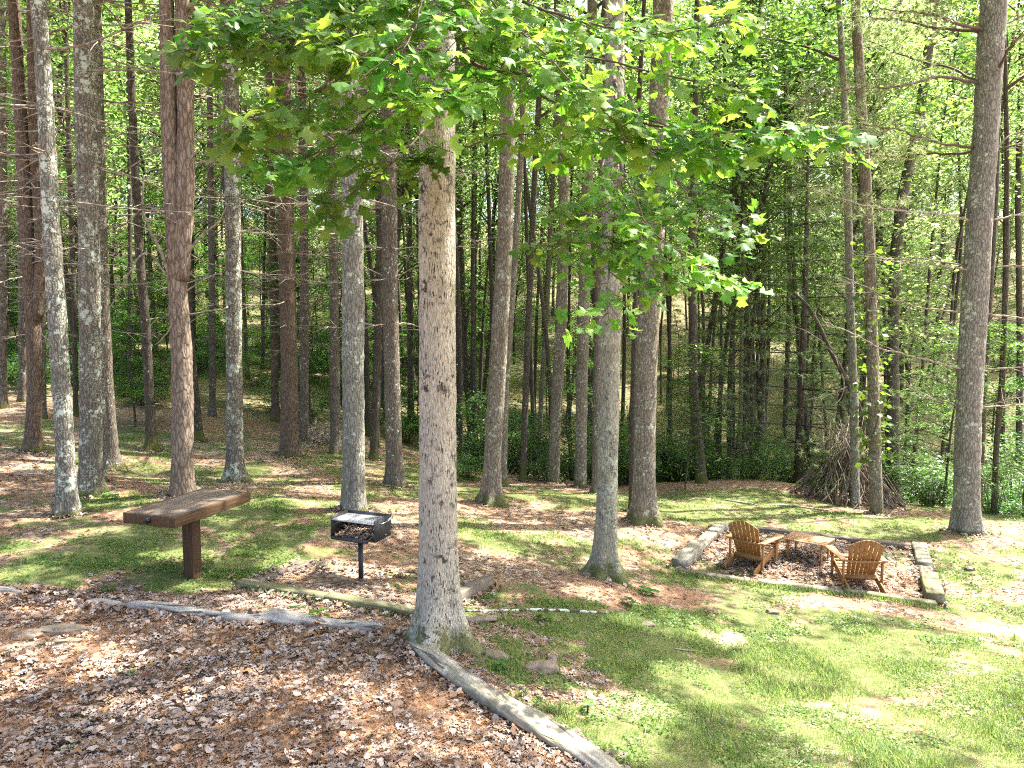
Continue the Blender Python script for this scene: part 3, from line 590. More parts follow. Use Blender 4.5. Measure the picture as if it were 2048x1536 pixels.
tree('hardwood_tree', 'tree', 'dark thin stem in the brush just right of the large right-hand pine', [(1988,1028),(1992,900),(2004,760),(2012,560),(2014,300)], 11, 'dark_bark', crown=pc(n=8))
tree('hardwood_tree', 'tree', 'thin dark stem slanting left at the right edge of the photo', [(2034,1030),(2038,900),(2040,700),(2036,400),(2046,0)], 12, 'dark_bark', crown=pc(n=10))
tree('hardwood_tree', 'tree', 'dark trunk behind the right side of the large right-hand pine', [(1958,1015),(1968,760),(1990,400),(2000,0)], 14, 'dark_bark', Y=20, crown=pc(n=10))

# level boughs of the large pine at the right edge
rt, q, rad, b = RP; Yp = b[1]; gr_ = np.random.default_rng(5)
for (pl, r, dy) in (([(1968,62),(1930,50),(1850,22),(1760,18)], .045, -.5), ([(1968,66),(1890,58),(1800,42),(1690,34)], .045, .4), ([(1960,165),(1880,150),(1790,160),(1700,165),(1580,205)], .04, -.8), ([(1958,163),(1900,130),(1830,118),(1760,90),(1700,60)], .035, .7),
    ([(1948,298),(1880,285),(1800,258),(1660,245)], .035, -.5), ([(1948,302),(1880,304),(1780,310),(1700,300)], .035, .6), ([(1945,440),(1860,428),(1780,415),(1700,400),(1620,380)], .035, -.7), ([(1942,535),(1860,518),(1780,522),(1700,508)], .025, .5), ([(1940,540),(1850,530),(1770,520)], .02, -.9),
    ([(1932,625),(1840,618),(1760,590),(1700,560)], .025, .3), ([(1930,740),(1840,720),(1760,700),(1690,655),(1640,650)], .03, -.4), ([(1925,815),(1860,795),(1810,770)], .015, .2),
    ([(1985,160),(2010,110),(2050,60)], .045, -.4), ([(1990,66),(2030,40),(2070,20)], .035, .3), ([(1990,300),(2040,285),(2100,270)], .03, -.2), ([(1990,296),(2030,270),(2090,250)], .03, .5), ([(1985,440),(2040,425),(2100,440)], .025, .2), ([(1980,535),(2050,530),(2110,540)], .025, -.4),
    ([(1975,628),(2050,640),(2110,630)], .025, .2), ([(1970,738),(2050,735),(2110,750)], .025, -.3), ([(1965,815),(2040,808),(2100,812)], .02, .2), ([(1965,812),(2010,800),(2060,790)], .015, -.5)):
    m = len(pl); pp = smooth_path([P(x, y, Yp + dy * k) - b for k, (x, y) in enumerate(pl)], .12); pp = wob(pp, gr_, .012)
    v, f = tube(pp, np.linspace(r * .8, r * .22, len(pp)), 7); o = obj('bough', mesh_np('bough', v, f, True, [M['dead'] if pl[0][1] > 350 else M['twig']]), rt)
    for _ in range(9):
        k = int(gr_.integers(len(pp) // 3, len(pp) - 1)); dd = (pp[-1] - pp[0]); dd /= np.linalg.norm(dd); d = dd * .8 + np.array([gr_.normal() * .2, gr_.normal() * .7, gr_.normal() * .35]); l = gr_.uniform(.2, .6)
        qq = wob(pp[k] + np.linspace(0, 1, 5)[:, None] * d * l, gr_, .015); obj('twig', MB().tube(qq, np.linspace(r * .3, r * .1, 5), 4).mesh('twig', [M['dead']], True), o)
    live = pl[0][1] < 460 and pl[-1][0] < 1900
    if live:
        nb = MB(); T = []
        for _ in range(95):
            k = gr_.uniform(.3, 1.0) ** .8 * (len(pp) - 1); c0 = np.array([np.interp(k, np.arange(len(pp)), pp[:, j]) for j in range(3)]); T.append(c0 + gr_.normal(size=3) * [.26, .4, .13])
        T = np.array(T); pos = np.repeat(T, 30, 0); N = len(pos)
        v, f = scatter(*NEEDLE, pos, frames(unit(N, gr_) + np.array([-.4, 0, -.1]), unit(N, gr_)), .12 * gr_.uniform(.7, 1.2, N)); nb.add(v, f); obj('needles', nb.mesh('needles', [M['needle']]), o)

# ------------------------------------------------------------------ lobed leaves of the two poplars that reach towards the camera
half = [(0,0),(.01,.14),(-.03,.30),(.05,.40),(.16,.58),(.25,.38),(.38,.29),(.54,.38),(.82,.55),(.84,.34),(.98,.17),(.86,0)]
out = [(x, y) for x, y in half] + [(x, -y) for x, y in half[-2:0:-1]]
ov = np.array([[x, y, -.22 * y * y - .10 * (x - .4) ** 2 + .05 * abs(y)] for x, y in out]); TV = np.r_[ov, [[.42, 0, .05]]]
m = len(out); TF = [np.array([[m, i, (i + 1) % m] for i in range(m)])]
def curl(a, b_, c_): v = TV.copy(); v[:, 2] += a * v[:, 1] ** 2 + b_ * (v[:, 0] - .4) ** 2 + c_ * v[:, 0] * v[:, 1]; return v
TULIP = (TV, TF); TULIPS = [(TV, TF), (curl(.5, -.35, .2), TF), (curl(-.55, -.2, -.35), TF), (curl(.9, .25, -.1), TF)]
def leafy_branch(tr, name, pl, r, g, lsize=.15, dens=1., spread=.65, start=.28, droop=.22, fl=.45):
    root, q, rad, b = tr
    pp = smooth_path([P(x, y, Y) - b for x, y, Y in pl], .1); pp = wob(pp, g, .008); n = len(pp)
    mb = MB(); mb.tube(pp, np.linspace(r, r * .22, n), 7)
    pos, dirs, sz = [], [], []
    seglen = np.linalg.norm(np.diff(pp, axis=0), axis=1).sum(); N = int(seglen * 21 * dens)
    tang = np.gradient(pp, axis=0); tang /= np.linalg.norm(tang, axis=1)[:, None]
    for k in range(N):
        s = start + (1 - start) * g.random() ** .85; i = min(n - 1, int(s * (n - 1))); t = tang[i]
        side = np.cross(t, [0, 0, 1.]); side /= np.linalg.norm(side) + 1e-6
        d = t * g.uniform(.1, .9) + side * g.choice([-1, 1]) * g.uniform(.3, 1) + np.array([0, 0, g.uniform(-.3, .35)]); d /= np.linalg.norm(d)
        l = g.uniform(.12, spread) * (1.15 - .5 * s); 
        tw = pp[i] + np.linspace(0, 1, 4)[:, None] * d * l; tw[:, 2] -= np.linspace(0, 1, 4) ** 2 * l * .18; mb.tube(tw, np.linspace(r * .28, .0018, 4), 4, cap=False)
        for j in range(int(g.integers(3, 6))):
            u = g.uniform(.35, 1.); a = tw[0] * (1 - u) + tw[3] * u; pd = d * .6 + unit(1, g)[0] * .8; pd[2] = pd[2] * .5 - .05; pd /= np.linalg.norm(pd); pl_ = g.uniform(.05, .10)
            e = a + pd * pl_; mb.tube(np.array([a, (a + e) / 2 + [0, 0, .008], e]), .0014, 3, 1, cap=False); pos.append(e); pd2 = pd.copy(); pd2[2] -= droop + g.uniform(0, .35); dirs.append(pd2); sz.append(lsize * g.choice([.65, .85, 1., 1.1]) * g.uniform(.85, 1.15))
    pos, dirs = np.array(pos), np.array(dirs); N = len(pos)
    nr = np.array([.05, -.5, .85]) + unit(N, g) * fl
    br = obj(name, mb.mesh(name, [M['twig'], M['herb_leaf']], True), root)
    lb = MB(); fr = frames(dirs, nr); sz = np.array(sz) * g.uniform(.75, 1.1, N)
    for j in range(4):
        if len(pos[j::4]): lb.add(*scatter(*TULIPS[j], pos[j::4], fr[j::4], sz[j::4]))
    fo = obj('foliage', lb.mesh('foliage', [M['tulip_leaf']]), br)
gT = np.random.default_rng(77)
TB = [([(878,-150,7.1),(760,0,6.5),(640,60,6.0),(500,92,5.5),(350,108,5.1)], .02, 1.0), ([(874,-60,7.1),(770,100,6.2),(620,190,5.6),(470,262,5.2)], .016, 1.0),
 ([(874,40,7.1),(790,180,6.3),(690,290,5.7),(530,352,5.2)], .014, .9), ([(874,220,7.1),(810,300,6.4),(730,370,6.),(640,440,5.7)], .012, .8), ([(876,-100,7.1),(700,-20,6.2),(560,20,5.6),(420,40,5.2)], .016, 1.),
 ([(940,-120,6.8),(934,60,6.3),(928,180,5.9),(870,195,5.3),(815,215,5.1)], .016, 1.), ([(880,-160,7.1),(935,140,6.3),(1010,148,6.2),(1110,188,6.),(1250,240,5.8),(1400,272,5.6),(1560,258,5.6),(1685,272,5.6)], .02, .85),
 ([(880,-140,7.1),(1080,20,6.3),(1300,60,5.8),(1470,40,5.4)], .018, .7), ([(880,-40,7.1),(1000,90,6.4),(1180,120,5.8),(1360,160,5.5),(1520,190,5.5)], .016, .7), ([(880,-180,7.1),(800,-20,6),(700,40,5.4),(640,90,5.1)], .014, 1.),
 ([(880,-200,7.1),(980,0,6),(1060,80,5.5),(1180,200,5.3),(1250,250,5.3)], .014, .8), ([(915,300,7.1),(990,270,6.6),(1100,280,6.3),(1210,270,6.)], .010, .9), ([(880,-180,7.1),(860,-40,6),(840,60,5.3),(800,120,5.)], .014, 1.), ([(1030,150,6.2),(1130,220,5.9),(1250,285,5.7),(1340,300,5.6),(1480,300,5.6)], .009, .9)]
for pl, r, dn in TB: leafy_branch(TUL, 'branch', pl, r, gT, .118, dn)
for pl, r, dn in (([(1228,150,10.6),(1240,330,8.6),(1300,470,7.3),(1400,540,6.8),(1480,575,6.6)], .02, .9), ([(1228,150,10.6),(1235,360,8.8),(1225,520,7.6),(1215,590,7.1),(1218,640,6.8)], .018, .7), ([(1228,200,10.6),(1200,380,9),(1150,470,7.6),(1110,500,7.1)], .015, .6), ([(1230,120,10.6),(1300,300,9),(1400,430,7.6),(1490,470,7.2)], .016, .7), ([(1228,250,10.6),(1250,420,8.4),(1290,500,7.6),(1340,590,7.1)], .014, .8)):
    leafy_branch(T38, 'branch', pl, r, gT, .118, dn * .62, start=.45, spread=.8)
# ------------------------------------------------------------------ the woods behind: each tree, sapling and shrub an object, few shared shapes
def proto_tall(g, H, r, c0, crad, nc, per, leaf, mat, dense_low=0):
    p = smooth_path(wob([[0,0,-.4],[0,0,H*.25],[g.normal()*.25,g.normal()*.25,H*.5],[g.normal()*.5,g.normal()*.5,H*.78],[g.normal()*.6,g.normal()*.6,H]], g, .06), .6)
    mb = MB(); z = np.clip(p[:, 2] / H, 0, 1); mb.tube(p, r * (1.12 - z) ** .8, 8, disp=trunk_disp(g, r, .35, .06))
    h = g.uniform(0, 1, nc) ** .8; zz = c0 * H + (H * 1.02 - c0 * H) * h; a = g.uniform(0, 6.283, nc)
    rr = crad * np.sqrt(g.uniform(.06, 1, nc)) * np.sqrt(np.clip(1.05 - np.abs(h - .42) ** 2 * 2.3, .1, 1))
    ix = np.interp(zz, p[:, 2], p[:, 0]); iy = np.interp(zz, p[:, 2], p[:, 1])
    c = np.stack([ix + rr * np.cos(a), iy + rr * np.sin(a), zz], 1)
    for k in range(nc):
        zt = max(zz[k] - .55 * rr[k] - .2, .3 * c0 * H); b = np.array([np.interp(zt, p[:, 2], p[:, 0]), np.interp(zt, p[:, 2], p[:, 1]), zt])
        if k % 2 == 0: mb.tube(wob(smooth_path([b, (b + c[k]) / 2 + [0, 0, .1 * rr[k]], c[k]], .5), g, .04), np.linspace(r * .32, .008, len(smooth_path([b, (b + c[k]) / 2, c[k]], .5))), 4) if False else mb.tube([b, (b + c[k]) / 2 + np.array([0, 0, .12 * rr[k]]), c[k]], [r * .3, r * .2, .008], 4)
    lb = MB(); leaf_cloud(lb, clumps(g, c, g.uniform(.45, .95, nc), per, .38), leaf, g, .62)
    return mb, lb, mat
def proto_under(g, H, r, layers, reach, per, leaf, mat):
    p = smooth_path(wob([[0,0,-.3],[0,0,0],[g.normal()*.2,g.normal()*.2,H*.5],[g.normal()*.35,g.normal()*.35,H]], g, .04), .3)
    mb = MB(); mb.tube(p, np.linspace(r, r * .25, len(p)), 7); lb = MB()
    for k in range(layers):
        z = H * g.uniform(.22, 1.); a = g.uniform(0, 6.283); L = reach * g.uniform(.5, 1.) * (1.2 - .6 * z / H)
        b = np.array([np.interp(z, p[:, 2], p[:, 0]), np.interp(z, p[:, 2], p[:, 1]), z]); d = np.array([math.cos(a), math.sin(a), .18])
        e = b + d * L; mid = (b + e) / 2 + [0, 0, .08 * L]; e[2] -= .1 * L
        mb.tube([b, mid, e], [r * .35, r * .22, .004], 4)
        N = per; u = g.uniform(.25, 1.05, N); side = np.array([-d[1], d[0], 0])
        pos = b + d * (L * u)[:, None] + side * (g.normal(size=N) * .26 * L * (1.15 - .75 * np.abs(u - .55)))[:, None]; pos[:, 2] = z + .18 * L * u - .28 * L * u ** 2 + g.normal(size=N) * .05
        leaf_cloud(lb, pos, leaf, g, .86, droop=.15)
    return mb, lb, mat
def proto_shrub(g, H, wd, nc, per, leaf, mat):
    mb, lb = MB(), MB(); c = []
    for k in range(nc):
        a = g.uniform(0, 6.283); rr = wd * math.sqrt(g.random()); z = H * g.uniform(.15, 1.) * (1 - .35 * (rr / wd) ** 2); e = np.array([rr * math.cos(a), rr * math.sin(a), z]); c.append(e)
        mb.tube([[e[0] * .15, e[1] * .15, -.2], e * [.6, .6, .6], e], [.016, .01, .004], 4)
    c = np.array(c); leaf_cloud(lb, clumps(g, c, np.full(nc, .34 * wd), per, .5), leaf, g, .72, droop=.1)
    return mb, lb, mat
gP = np.random.default_rng(99)
def fin(name, pr, bm):
    mb, lb, mat = pr; return (mb.mesh(name + '_trunk', [M[bm]], True), lb.mesh(name + '_crown', [M[mat]]))
TALL = [fin('tall', proto_tall(gP, gP.uniform(17, 22), gP.uniform(.09, .15), .2, gP.uniform(2.3, 3.4), 130, 78, .165, 'far_leaf'), 'far_bark') for _ in range(6)]
SLIM = [fin('slim', proto_tall(gP, gP.uniform(12, 17), gP.uniform(.06, .095), .3, gP.uniform(1.5, 2.3), 140, 70, .135, 'far_leaf'), 'dark_bark') for _ in range(5)]
POLE = [fin('pole', proto_tall(gP, gP.uniform(15, 19), gP.uniform(.06, .10), .62, gP.uniform(1.4, 2.), 60, 60, .14, 'far_leaf'), 'dark_bark') for _ in range(4)]
UNDER = [fin('under', proto_under(gP, gP.uniform(3.5, 6.5), .045, 38, gP.uniform(1.5, 2.3), 130, .105, 'under_leaf'), 'dark_bark') for _ in range(5)]
SHRUB = [fin('shrub', proto_shrub(gP, gP.uniform(1.3, 2.4), gP.uniform(.8, 1.3), 26, 60, .10, 'shrub_leaf'), 'dark_bark') for _ in range(4)]
def wpine(g, H):                        # young white pine, soft grey-green boughs to the ground
    mb = MB(); mb.tube([[0,0,-.3],[.05,0,H*.5],[0,.05,H]], [H*.012,H*.008,.01], 7); lb = MB()
    for z in np.arange(H * .12, H * .97, .5):
        nb = 5
        for k in range(nb):
            a = k * 6.28 / nb + z * 2.1 + g.normal() * .2; L = (1 - z / H) ** .7 * H * .26 + .3; b = np.array([0, 0, z]); d = np.array([math.cos(a), math.sin(a), 0])
            e = b + d * L + [0, 0, .15 * L]; mid = b + d * L * .55 + [0, 0, .02]; mb.tube([b, mid, e], [.018, .012, .004], 4)
            T = b + d * (L * g.uniform(.25, 1.05, 20))[:, None] + g.normal(size=(20, 3)) * [.2 * L, .2 * L, .08]; pos = np.repeat(T, 22, 0); N = len(pos)
            v, f = scatter(*NEEDLE, pos, frames(unit(N, g) + d * .8, unit(N, g)), .13 * g.uniform(.7, 1.2, N)); lb.add(v, f)
    return mb, lb, 'needle'
WPINE = [fin('wpine', wpine(gP, h), 'dark_bark') for h in (7.5, 10.5)]

LAND = [(0,'left photo edge'),(65,'leaning red pine'),(130,'white lichen pine'),(181,'thick spotted pine'),(303,'curved dark hardwood'),(363,'twin-stem pine'),(468,'flared dotted pine'),(577,'dark whorled pine'),(640,'brush heap'),(705,'grey grill pine'),
        (785,'lichen-patched pine'),(876,'foreground poplar'),(993,'leaning hardwood'),(1110,'mossy crest trunk'),(1216,'middle poplar'),(1292,'brown poplar'),(1392,'crooked trunk'),(1495,'wood-edge pine'),(1600,'young white pine'),(1740,'vine trunk'),(1840,'bent smooth trunk'),(1940,'large right pine'),(2048,'right photo edge')]
def between(p):
    u, _ = pix(np.array(p)); u = float(u)
    ks = [k for k, _ in LAND]; i = int(np.clip(np.searchsorted(ks, u) - 1, 0, len(LAND) - 2))
    return f'{LAND[i][1]} and {LAND[i + 1][1]}'
def place(kind, proto, x, y, s, rz, name, cat, adj, group, lean=(0, 0)):
    z = g1(x, y) - .05
    far_ = 'far off' if y > 42 else 'deeper in' if y > 29 else 'near the edge'
    root = thing(name, f'{adj} {far_}, between {between((x, y, z + 2))}', cat, (x, y, z), rz, None)
    root['group'] = group + ' ' + far_ + ' ' + between((x, y, z + 2))
    root.scale = (s, s, s * float(rng.uniform(.92, 1.1))); root.rotation_euler = (lean[0], lean[1], rz)
    obj('trunk' if kind != 'shrub' else 'stems', proto[0], root); obj('crown', proto[1], root)
    return root
taken = [(r[3][0], r[3][1]) for r in TREES.values()]
def free(x, y, d): return all((x - a) ** 2 + (y - b_) ** 2 > d * d for a, b_ in taken)
gF = np.random.default_rng(314)
def spots(N, y0, y1, dmin, margin=3., xr=None, yp=1.):
    out = []; tries = 0
    while len(out) < N and tries < N * 60:
        tries += 1; y = y0 + (y1 - y0) * gF.random() ** yp; hw = y * .70 + margin; x = gF.uniform(-hw, hw) if xr is None else gF.uniform(xr[0] * y, xr[1] * y)
        if free(x, y, dmin): out.append((x, y)); taken.append((x, y))
    return out
for x, y in spots(115, 22.5, 58, 1.3): place('tree', (SLIM + POLE)[int(gF.integers(9))], x, y, gF.uniform(.85, 1.25), gF.uniform(0, 6.28), 'slender_tree', 'tree', 'slender dark tree', 'slender trees', gF.normal(size=2) * .03)
for x, y in spots(66, 21.5, 45, .9, xr=(-.2, .6)): place('tree', POLE[int(gF.integers(4))], x, y, gF.uniform(.85, 1.2), gF.uniform(0, 6.28), 'slender_tree', 'tree', 'slender dark tree', 'slender trees', gF.normal(size=2) * .05)
for x, y in spots(100, 31, 100, 2.0): place('tree', TALL[int(gF.integers(6))], x, y, gF.uniform(.85, 1.2), gF.uniform(0, 6.28), 'forest_tree', 'tree', 'tall leafy tree', 'tall trees', gF.normal(size=2) * .025)
for x, y in spots(105, 22, 70, 1.3): place('under', UNDER[int(gF.integers(5))], x, y, gF.uniform(.7, 1.15), gF.uniform(0, 6.28), 'understory_tree', 'small tree', 'small layered tree', 'understory trees')
for x, y in spots(60, 20.5, 33, 1.0, xr=(-.05, .74), yp=1.3): place('shrub', SHRUB[int(gF.integers(4))], x, y, gF.uniform(.7, 1.3), gF.uniform(0, 6.28), 'shrub', 'shrub', 'dark green glossy shrub', 'shrubs')
for x, y in spots(105, 22.5, 46, .9, xr=(-.74, -.02)): place('shrub', SHRUB[int(gF.integers(4))], x, y, gF.uniform(.6, 1.1), gF.uniform(0, 6.28), 'shrub', 'shrub', 'dark green glossy shrub', 'shrubs')
for x, y in spots(40, 27, 52, 1.2, xr=(-.72, -.02)): place('under', UNDER[int(gF.integers(5))], x, y, gF.uniform(.8, 1.25), gF.uniform(0, 6.28), 'understory_tree', 'small tree', 'small layered tree', 'understory trees')
# the ones the eye picks out, each placed for itself
def one(kind, protos, k, px, py, Y, s, name, cat, label, rz=0.):
    p = P(px, py, Y); root = thing(name, label, cat, (p[0], p[1], g1(p[0], p[1]) - .05), rz); root.scale = (s, s, s)
    obj('stems' if kind == 'shrub' else 'trunk', protos[k][0], root); obj('crown', protos[k][1], root); return root
one('under', UNDER, 0, 268, 830, 19.5, .75, 'understory_tree', 'small tree', 'bright green layered sapling surrounding the dark curved hardwood', 1.)
one('under', UNDER, 1, 310, 830, 20.5, .7, 'understory_tree', 'small tree', 'layered green sapling between the dark curved hardwood and the twin-stem pine', 2.)
one('under', UNDER, 2, 1150, 900, 20.0, .75, 'understory_tree', 'small tree', 'dark layered sapling below the crest left of the middle poplar', .4)
one('under', UNDER, 3, 1370, 900, 18.5, .62, 'understory_tree', 'small tree', 'sunlit dogwood sapling with white-bright sprays right of the brown poplar', 3.)
one('under', UNDER, 4, 1890, 900, 18.5, .85, 'understory_tree', 'small tree', 'green layered sapling left of the large right-hand pine', .9)
one('under', UNDER, 0, 2060, 900, 18., .85, 'understory_tree', 'small tree', 'green layered sapling at the right edge behind the large right-hand pine', 4.)
one('shrub', SHRUB, 0, 935, 940, 18.3, .55, 'fern_bush', 'shrub', 'low ferny bush right of the big foreground poplar at the crest', .5)
one('shrub', SHRUB, 1, 1085, 945, 19., .5, 'fern_bush', 'shrub', 'low ferny bush at the crest between the two mossy trunks', 1.5)
one('under', UNDER, 2, 1650, 900, 18.0, .27, 'sapling', 'small tree', 'waist-high sapling with one flat leafy layer left of the stick shelter', 2.)
one('shrub', SHRUB, 2, 1990, 1010, 17.5, .6, 'shrub', 'shrub', 'low green shrub at the foot of the large right-hand pine on its right', 2.5)
one('shrub', SHRUB, 3, 1860, 990, 18.5, .7, 'shrub', 'shrub', 'green shrub against the right side of the stick shelter', .8)
one('pine', WPINE, 1, 1600, 800, 20.5, 1.0, 'young_white_pine', 'pine', 'soft grey-green young white pine left of the stick shelter', .3)
one('pine', WPINE, 1, 1745, 800, 23.5, 1.15, 'young_white_pine', 'pine', 'tall soft grey-green white pine right behind the stick shelter', 2.3)
one('pine', WPINE, 0, 1440, 800, 23., 1.0, 'young_white_pine', 'pine', 'smaller young white pine behind the dark straight wood-edge pine', 1.3)
# vine leaves on the trunk in front of the stick shelter
rt, q, rad, b = T47; gV = np.random.default_rng(8); vb, vs = MB(), MB(); pos = []; ax = []
hz = np.linspace(1.2, 6.2, 90); st_ = []
for z in hz:
    a = z * 2.2; cx, cy = np.interp(z, q[:, 2], q[:, 0]), np.interp(z, q[:, 2], q[:, 1]); rr = np.interp(z, q[:, 2], rad) + .012; st_.append([cx + rr * math.cos(a), cy + rr * math.sin(a), z])
    for _ in range(3):
        aa = gV.uniform(0, 6.283); o = gV.uniform(.08, .34); pos.append([cx + o * math.cos(aa), cy + o * math.sin(aa), z + gV.normal() * .08]); ax.append([math.cos(aa), math.sin(aa), -.4])
vs.tube(np.array(st_), .009, 5); leaf_cloud(vb, np.array(pos), .15, gV, .35, tmpl=kite(.06, .38), axis=np.array(ax))
vine = thing('climbing_vine', 'bright green leafy vine climbing the slim trunk at the stick shelter', 'vine', b); obj('stem', vs.mesh('vine_stem', [M['twig']], True), vine); obj('foliage', vb.mesh('foliage', [M['vine_leaf']]), vine)
# stick shelter
gS = np.random.default_rng(17); c0 = hit(1722, 1018); c0[1] += .9; c0[2] = g1(c0[0], c0[1])
sh = thing('stick_shelter', 'cone of bare sticks leaned around trunks at the wood edge', 'shelter', c0)
rest = MB()
for k in range(230):
    a = gS.uniform(0, 6.283); rr = gS.uniform(.65, 1.4) * (1.12 if math.cos(a) > .3 else 1.); L = gS.uniform(.55, 1.15)
    f0 = np.array([rr * math.cos(a), rr * math.sin(a) * .8, 0]); f0[2] = g1(c0[0] + f0[0], c0[1] + f0[1]) - c0[2] - .02
    top_ = np.array([gS.normal() * .22, gS.normal() * .2, gS.uniform(1.3, 1.95)]); e = f0 + (top_ - f0) * L
    s = np.linspace(0, 1, 6)[:, None]; bow = np.array([math.cos(a + 1.57), math.sin(a + 1.57), 0]) * gS.normal() * .12 + np.array([0, 0, gS.uniform(-.22, .02)])
    p = wob(f0 + (e - f0) * s + bow * (4 * s * (1 - s)), gS, .03); r = gS.uniform(.007, .021)
    if k < 95:
        mb = MB(); mb.tube(p, np.linspace(r, r * .5, 6), 5)
        if k % 3 == 0: mb.tube(np.array([p[3], p[3] * .6 + p[4] * .4 + gS.normal(size=3) * .1, p[4] + gS.normal(size=3) * .16 + [0, 0, .08]]), [r * .5, r * .4, r * .2], 4)
        obj('stick', mb.mesh('stick', [M['stick_bark']], True), sh)
    else: rest.tube(p, np.linspace(r, r * .5, 6), 5)
tag(obj('thin_sticks', rest.mesh('thin_sticks', [M['stick_bark']], True), sh), kind='stuff')
# ------------------------------------------------------------------ wood and metal
def wood(name, c0, c1, c2, axis=1, grain=38, rough=.75, weather=None, knots=.2, cracks=0., bump=.006):
    t = NT(name); c = t.objco(); s = [1., 1., 1.]; s[axis] = .07
    n = t.noise(t.map(c, s), grain, 5, .6, .35); col = t.ramp(n, [(.3, c0), (.5, c1), (.72, c2)])
    if weather:
        col = t.mix(t.ramp(t.noise(c, 5, 5, .65), [(.42, 0.), (.62, .9)]), col, weather)
    k = t.ramp(t.vor(t.map(c, s), 9), [(.0, .8), (.07, 0.)]); col = t.mix(t.math('MULTIPLY', k, knots), col, tuple(q * .35 for q in c0))
    h = n
    if cracks:
        s2 = [1., 1., 1.]; s2[axis] = .12
        cn = t.ramp(t.noise(t.map(c, s2), 13, 4, .6, .6), [(.36, 1.), (.42, 0.)]); col = t.mix(t.math('MULTIPLY', cn, cracks), col, (.03, .025, .02)); h = t.math('SUBTRACT', n, t.math('MULTIPLY', cn, 1.2))
        col = t.mix(t.ramp(t.noise(c, 22, 6, .75), [(.5, 0.), (.66, .55)]), col, tuple(q * .5 for q in c1))
    return t.done(col, rough, t.bump(h, .6 if cracks else .35, bump), .3)
M['table_top'] = wood('stained_boards', (.06,.042,.028), (.105,.074,.05), (.165,.122,.09), 1, weather=(.15,.125,.10))
M['table_side'] = wood('stained_beam', (.042,.024,.011), (.08,.047,.022), (.125,.078,.038), 1, knots=.9)
M['table_post'] = wood('stained_post', (.038,.02,.011), (.07,.038,.02), (.105,.06,.034), 2)
M['teak'] = wood('oiled_chair_wood', (.17,.078,.024), (.27,.13,.042), (.36,.195,.075), 2, rough=.5)
M['teak_dry'] = wood('sun_dried_wood', (.20,.11,.05), (.31,.185,.095), (.40,.27,.16), 0, rough=.65)
M['timber_grey'] = wood('weathered_timber', (.12,.105,.085), (.225,.205,.17), (.33,.305,.26), 0, weather=(.15,.15,.095), rough=.9, cracks=.6, bump=.01)
M['timber_moss'] = wood('mossy_timber', (.085,.078,.05), (.155,.145,.09), (.235,.22,.145), 0, weather=(.12,.125,.045), rough=.9, cracks=.5, bump=.01)
M['timber_dark'] = wood('dark_shaded_timber', (.06,.05,.04), (.11,.092,.07), (.17,.145,.11), 0, rough=.9)  # dark brown also stands in for the grill pad's shaded side
M['driftwood'] = wood('bleached_log', (.15,.14,.12), (.29,.275,.245), (.42,.40,.365), 0, grain=30, weather=(.22,.21,.19), rough=.85, knots=.6, cracks=.85, bump=.015)
M['driftwood_moss'] = wood('rotting_log', (.13,.11,.08), (.27,.25,.205), (.40,.375,.33), 0, grain=26, weather=(.16,.15,.09), rough=.85, knots=.7, cracks=.85, bump=.02)
M['rotten'] = wood('rotten_wood', (.10,.045,.015), (.22,.115,.04), (.32,.19,.08), 0, grain=45, rough=.9)
t = NT('painted_steel'); c = t.objco(); M['steel'] = t.done(t.ramp(t.noise(c, 30, 5, .7), [(.35, (.018,.019,.020)), (.6, (.032,.034,.036)), (.75, (.06,.05,.042))]), .55, t.bump(t.noise(c, 160, 2), .1, .002), .5)
t = NT('galvanised_grate'); c = t.objco(); M['grate'] = t.done(t.ramp(t.noise(c, 12, 5, .7), [(.35, (.42,.42,.43)), (.7, (.62,.62,.63))]), .42, None, .5, Metallic=.75)
t = NT('coil_steel'); M['coil'] = t.done((.6, .6, .6), .35, None, .5, Metallic=.9)
t = NT('black_pole'); M['pole'] = t.done((.012, .012, .013), .5, None, .5)
t = NT('field_stone'); c = t.objco(); M['stone'] = t.done(t.mix(t.ramp(t.noise(c, 8, 5), [(.45, 0.), (.62, .6)]), t.ramp(t.noise(c, 16, 6, .65), [(.3, (.12,.092,.07)), (.55, (.21,.165,.13)), (.75, (.31,.26,.22))]), (.13, .13, .075)), .9, t.bump(t.noise(c, 20, 6, .7), .6, .02), .2)
t = NT('lichen_stick'); c = t.objco(); M['lichen_stick'] = t.done(t.mix(t.ramp(t.noise(c, 9, 4, .7), [(.47, 0.), (.55, 1.)]), (.06,.045,.035), (.48,.53,.43)), .9)

# ------------------------------------------------------------------ serving table
def local(p, o, rz):
    d = np.asarray(p, float) - o; c, s = math.cos(-rz), math.sin(-rz); return np.array([d[0] * c - d[1] * s, d[0] * s + d[1] * c, d[2]])
pb = hit(381, 1167); zt = pb[2] + 8.8 / 9.2 * .99
cs = [on_plane(*q, zt) for q in ((239,1025),(356,1035),(500,982),(407,977))]
ctr = sum(cs) / 4; dl = (cs[2] - cs[1] + cs[3] - cs[0]) / 2; rz = math.atan2(dl[1], dl[0]) - math.pi / 2
Lt, Wt = np.linalg.norm(dl), np.linalg.norm((cs[1] - cs[0] + cs[2] - cs[3]) / 2)
tb = thing('serving_table', 'brown wooden park serving table on a single post left of the grill', 'table', (ctr[0], ctr[1], g1(ctr[0], ctr[1])), rz)
Ht = zt - tb.location.z; th = .125; hw, hl = Wt / 2, Lt / 2
nb = 5; bw = (Wt - .08) / nb
for k in range(nb):
    o = obj('top_board', MB().box((-hw + .04 + bw * (k + .5), 0, Ht - .021), (bw / 2 - .0015, hl - .042, .020)).mesh('top_board', [M['table_top']]), tb); bevel(o, .003)
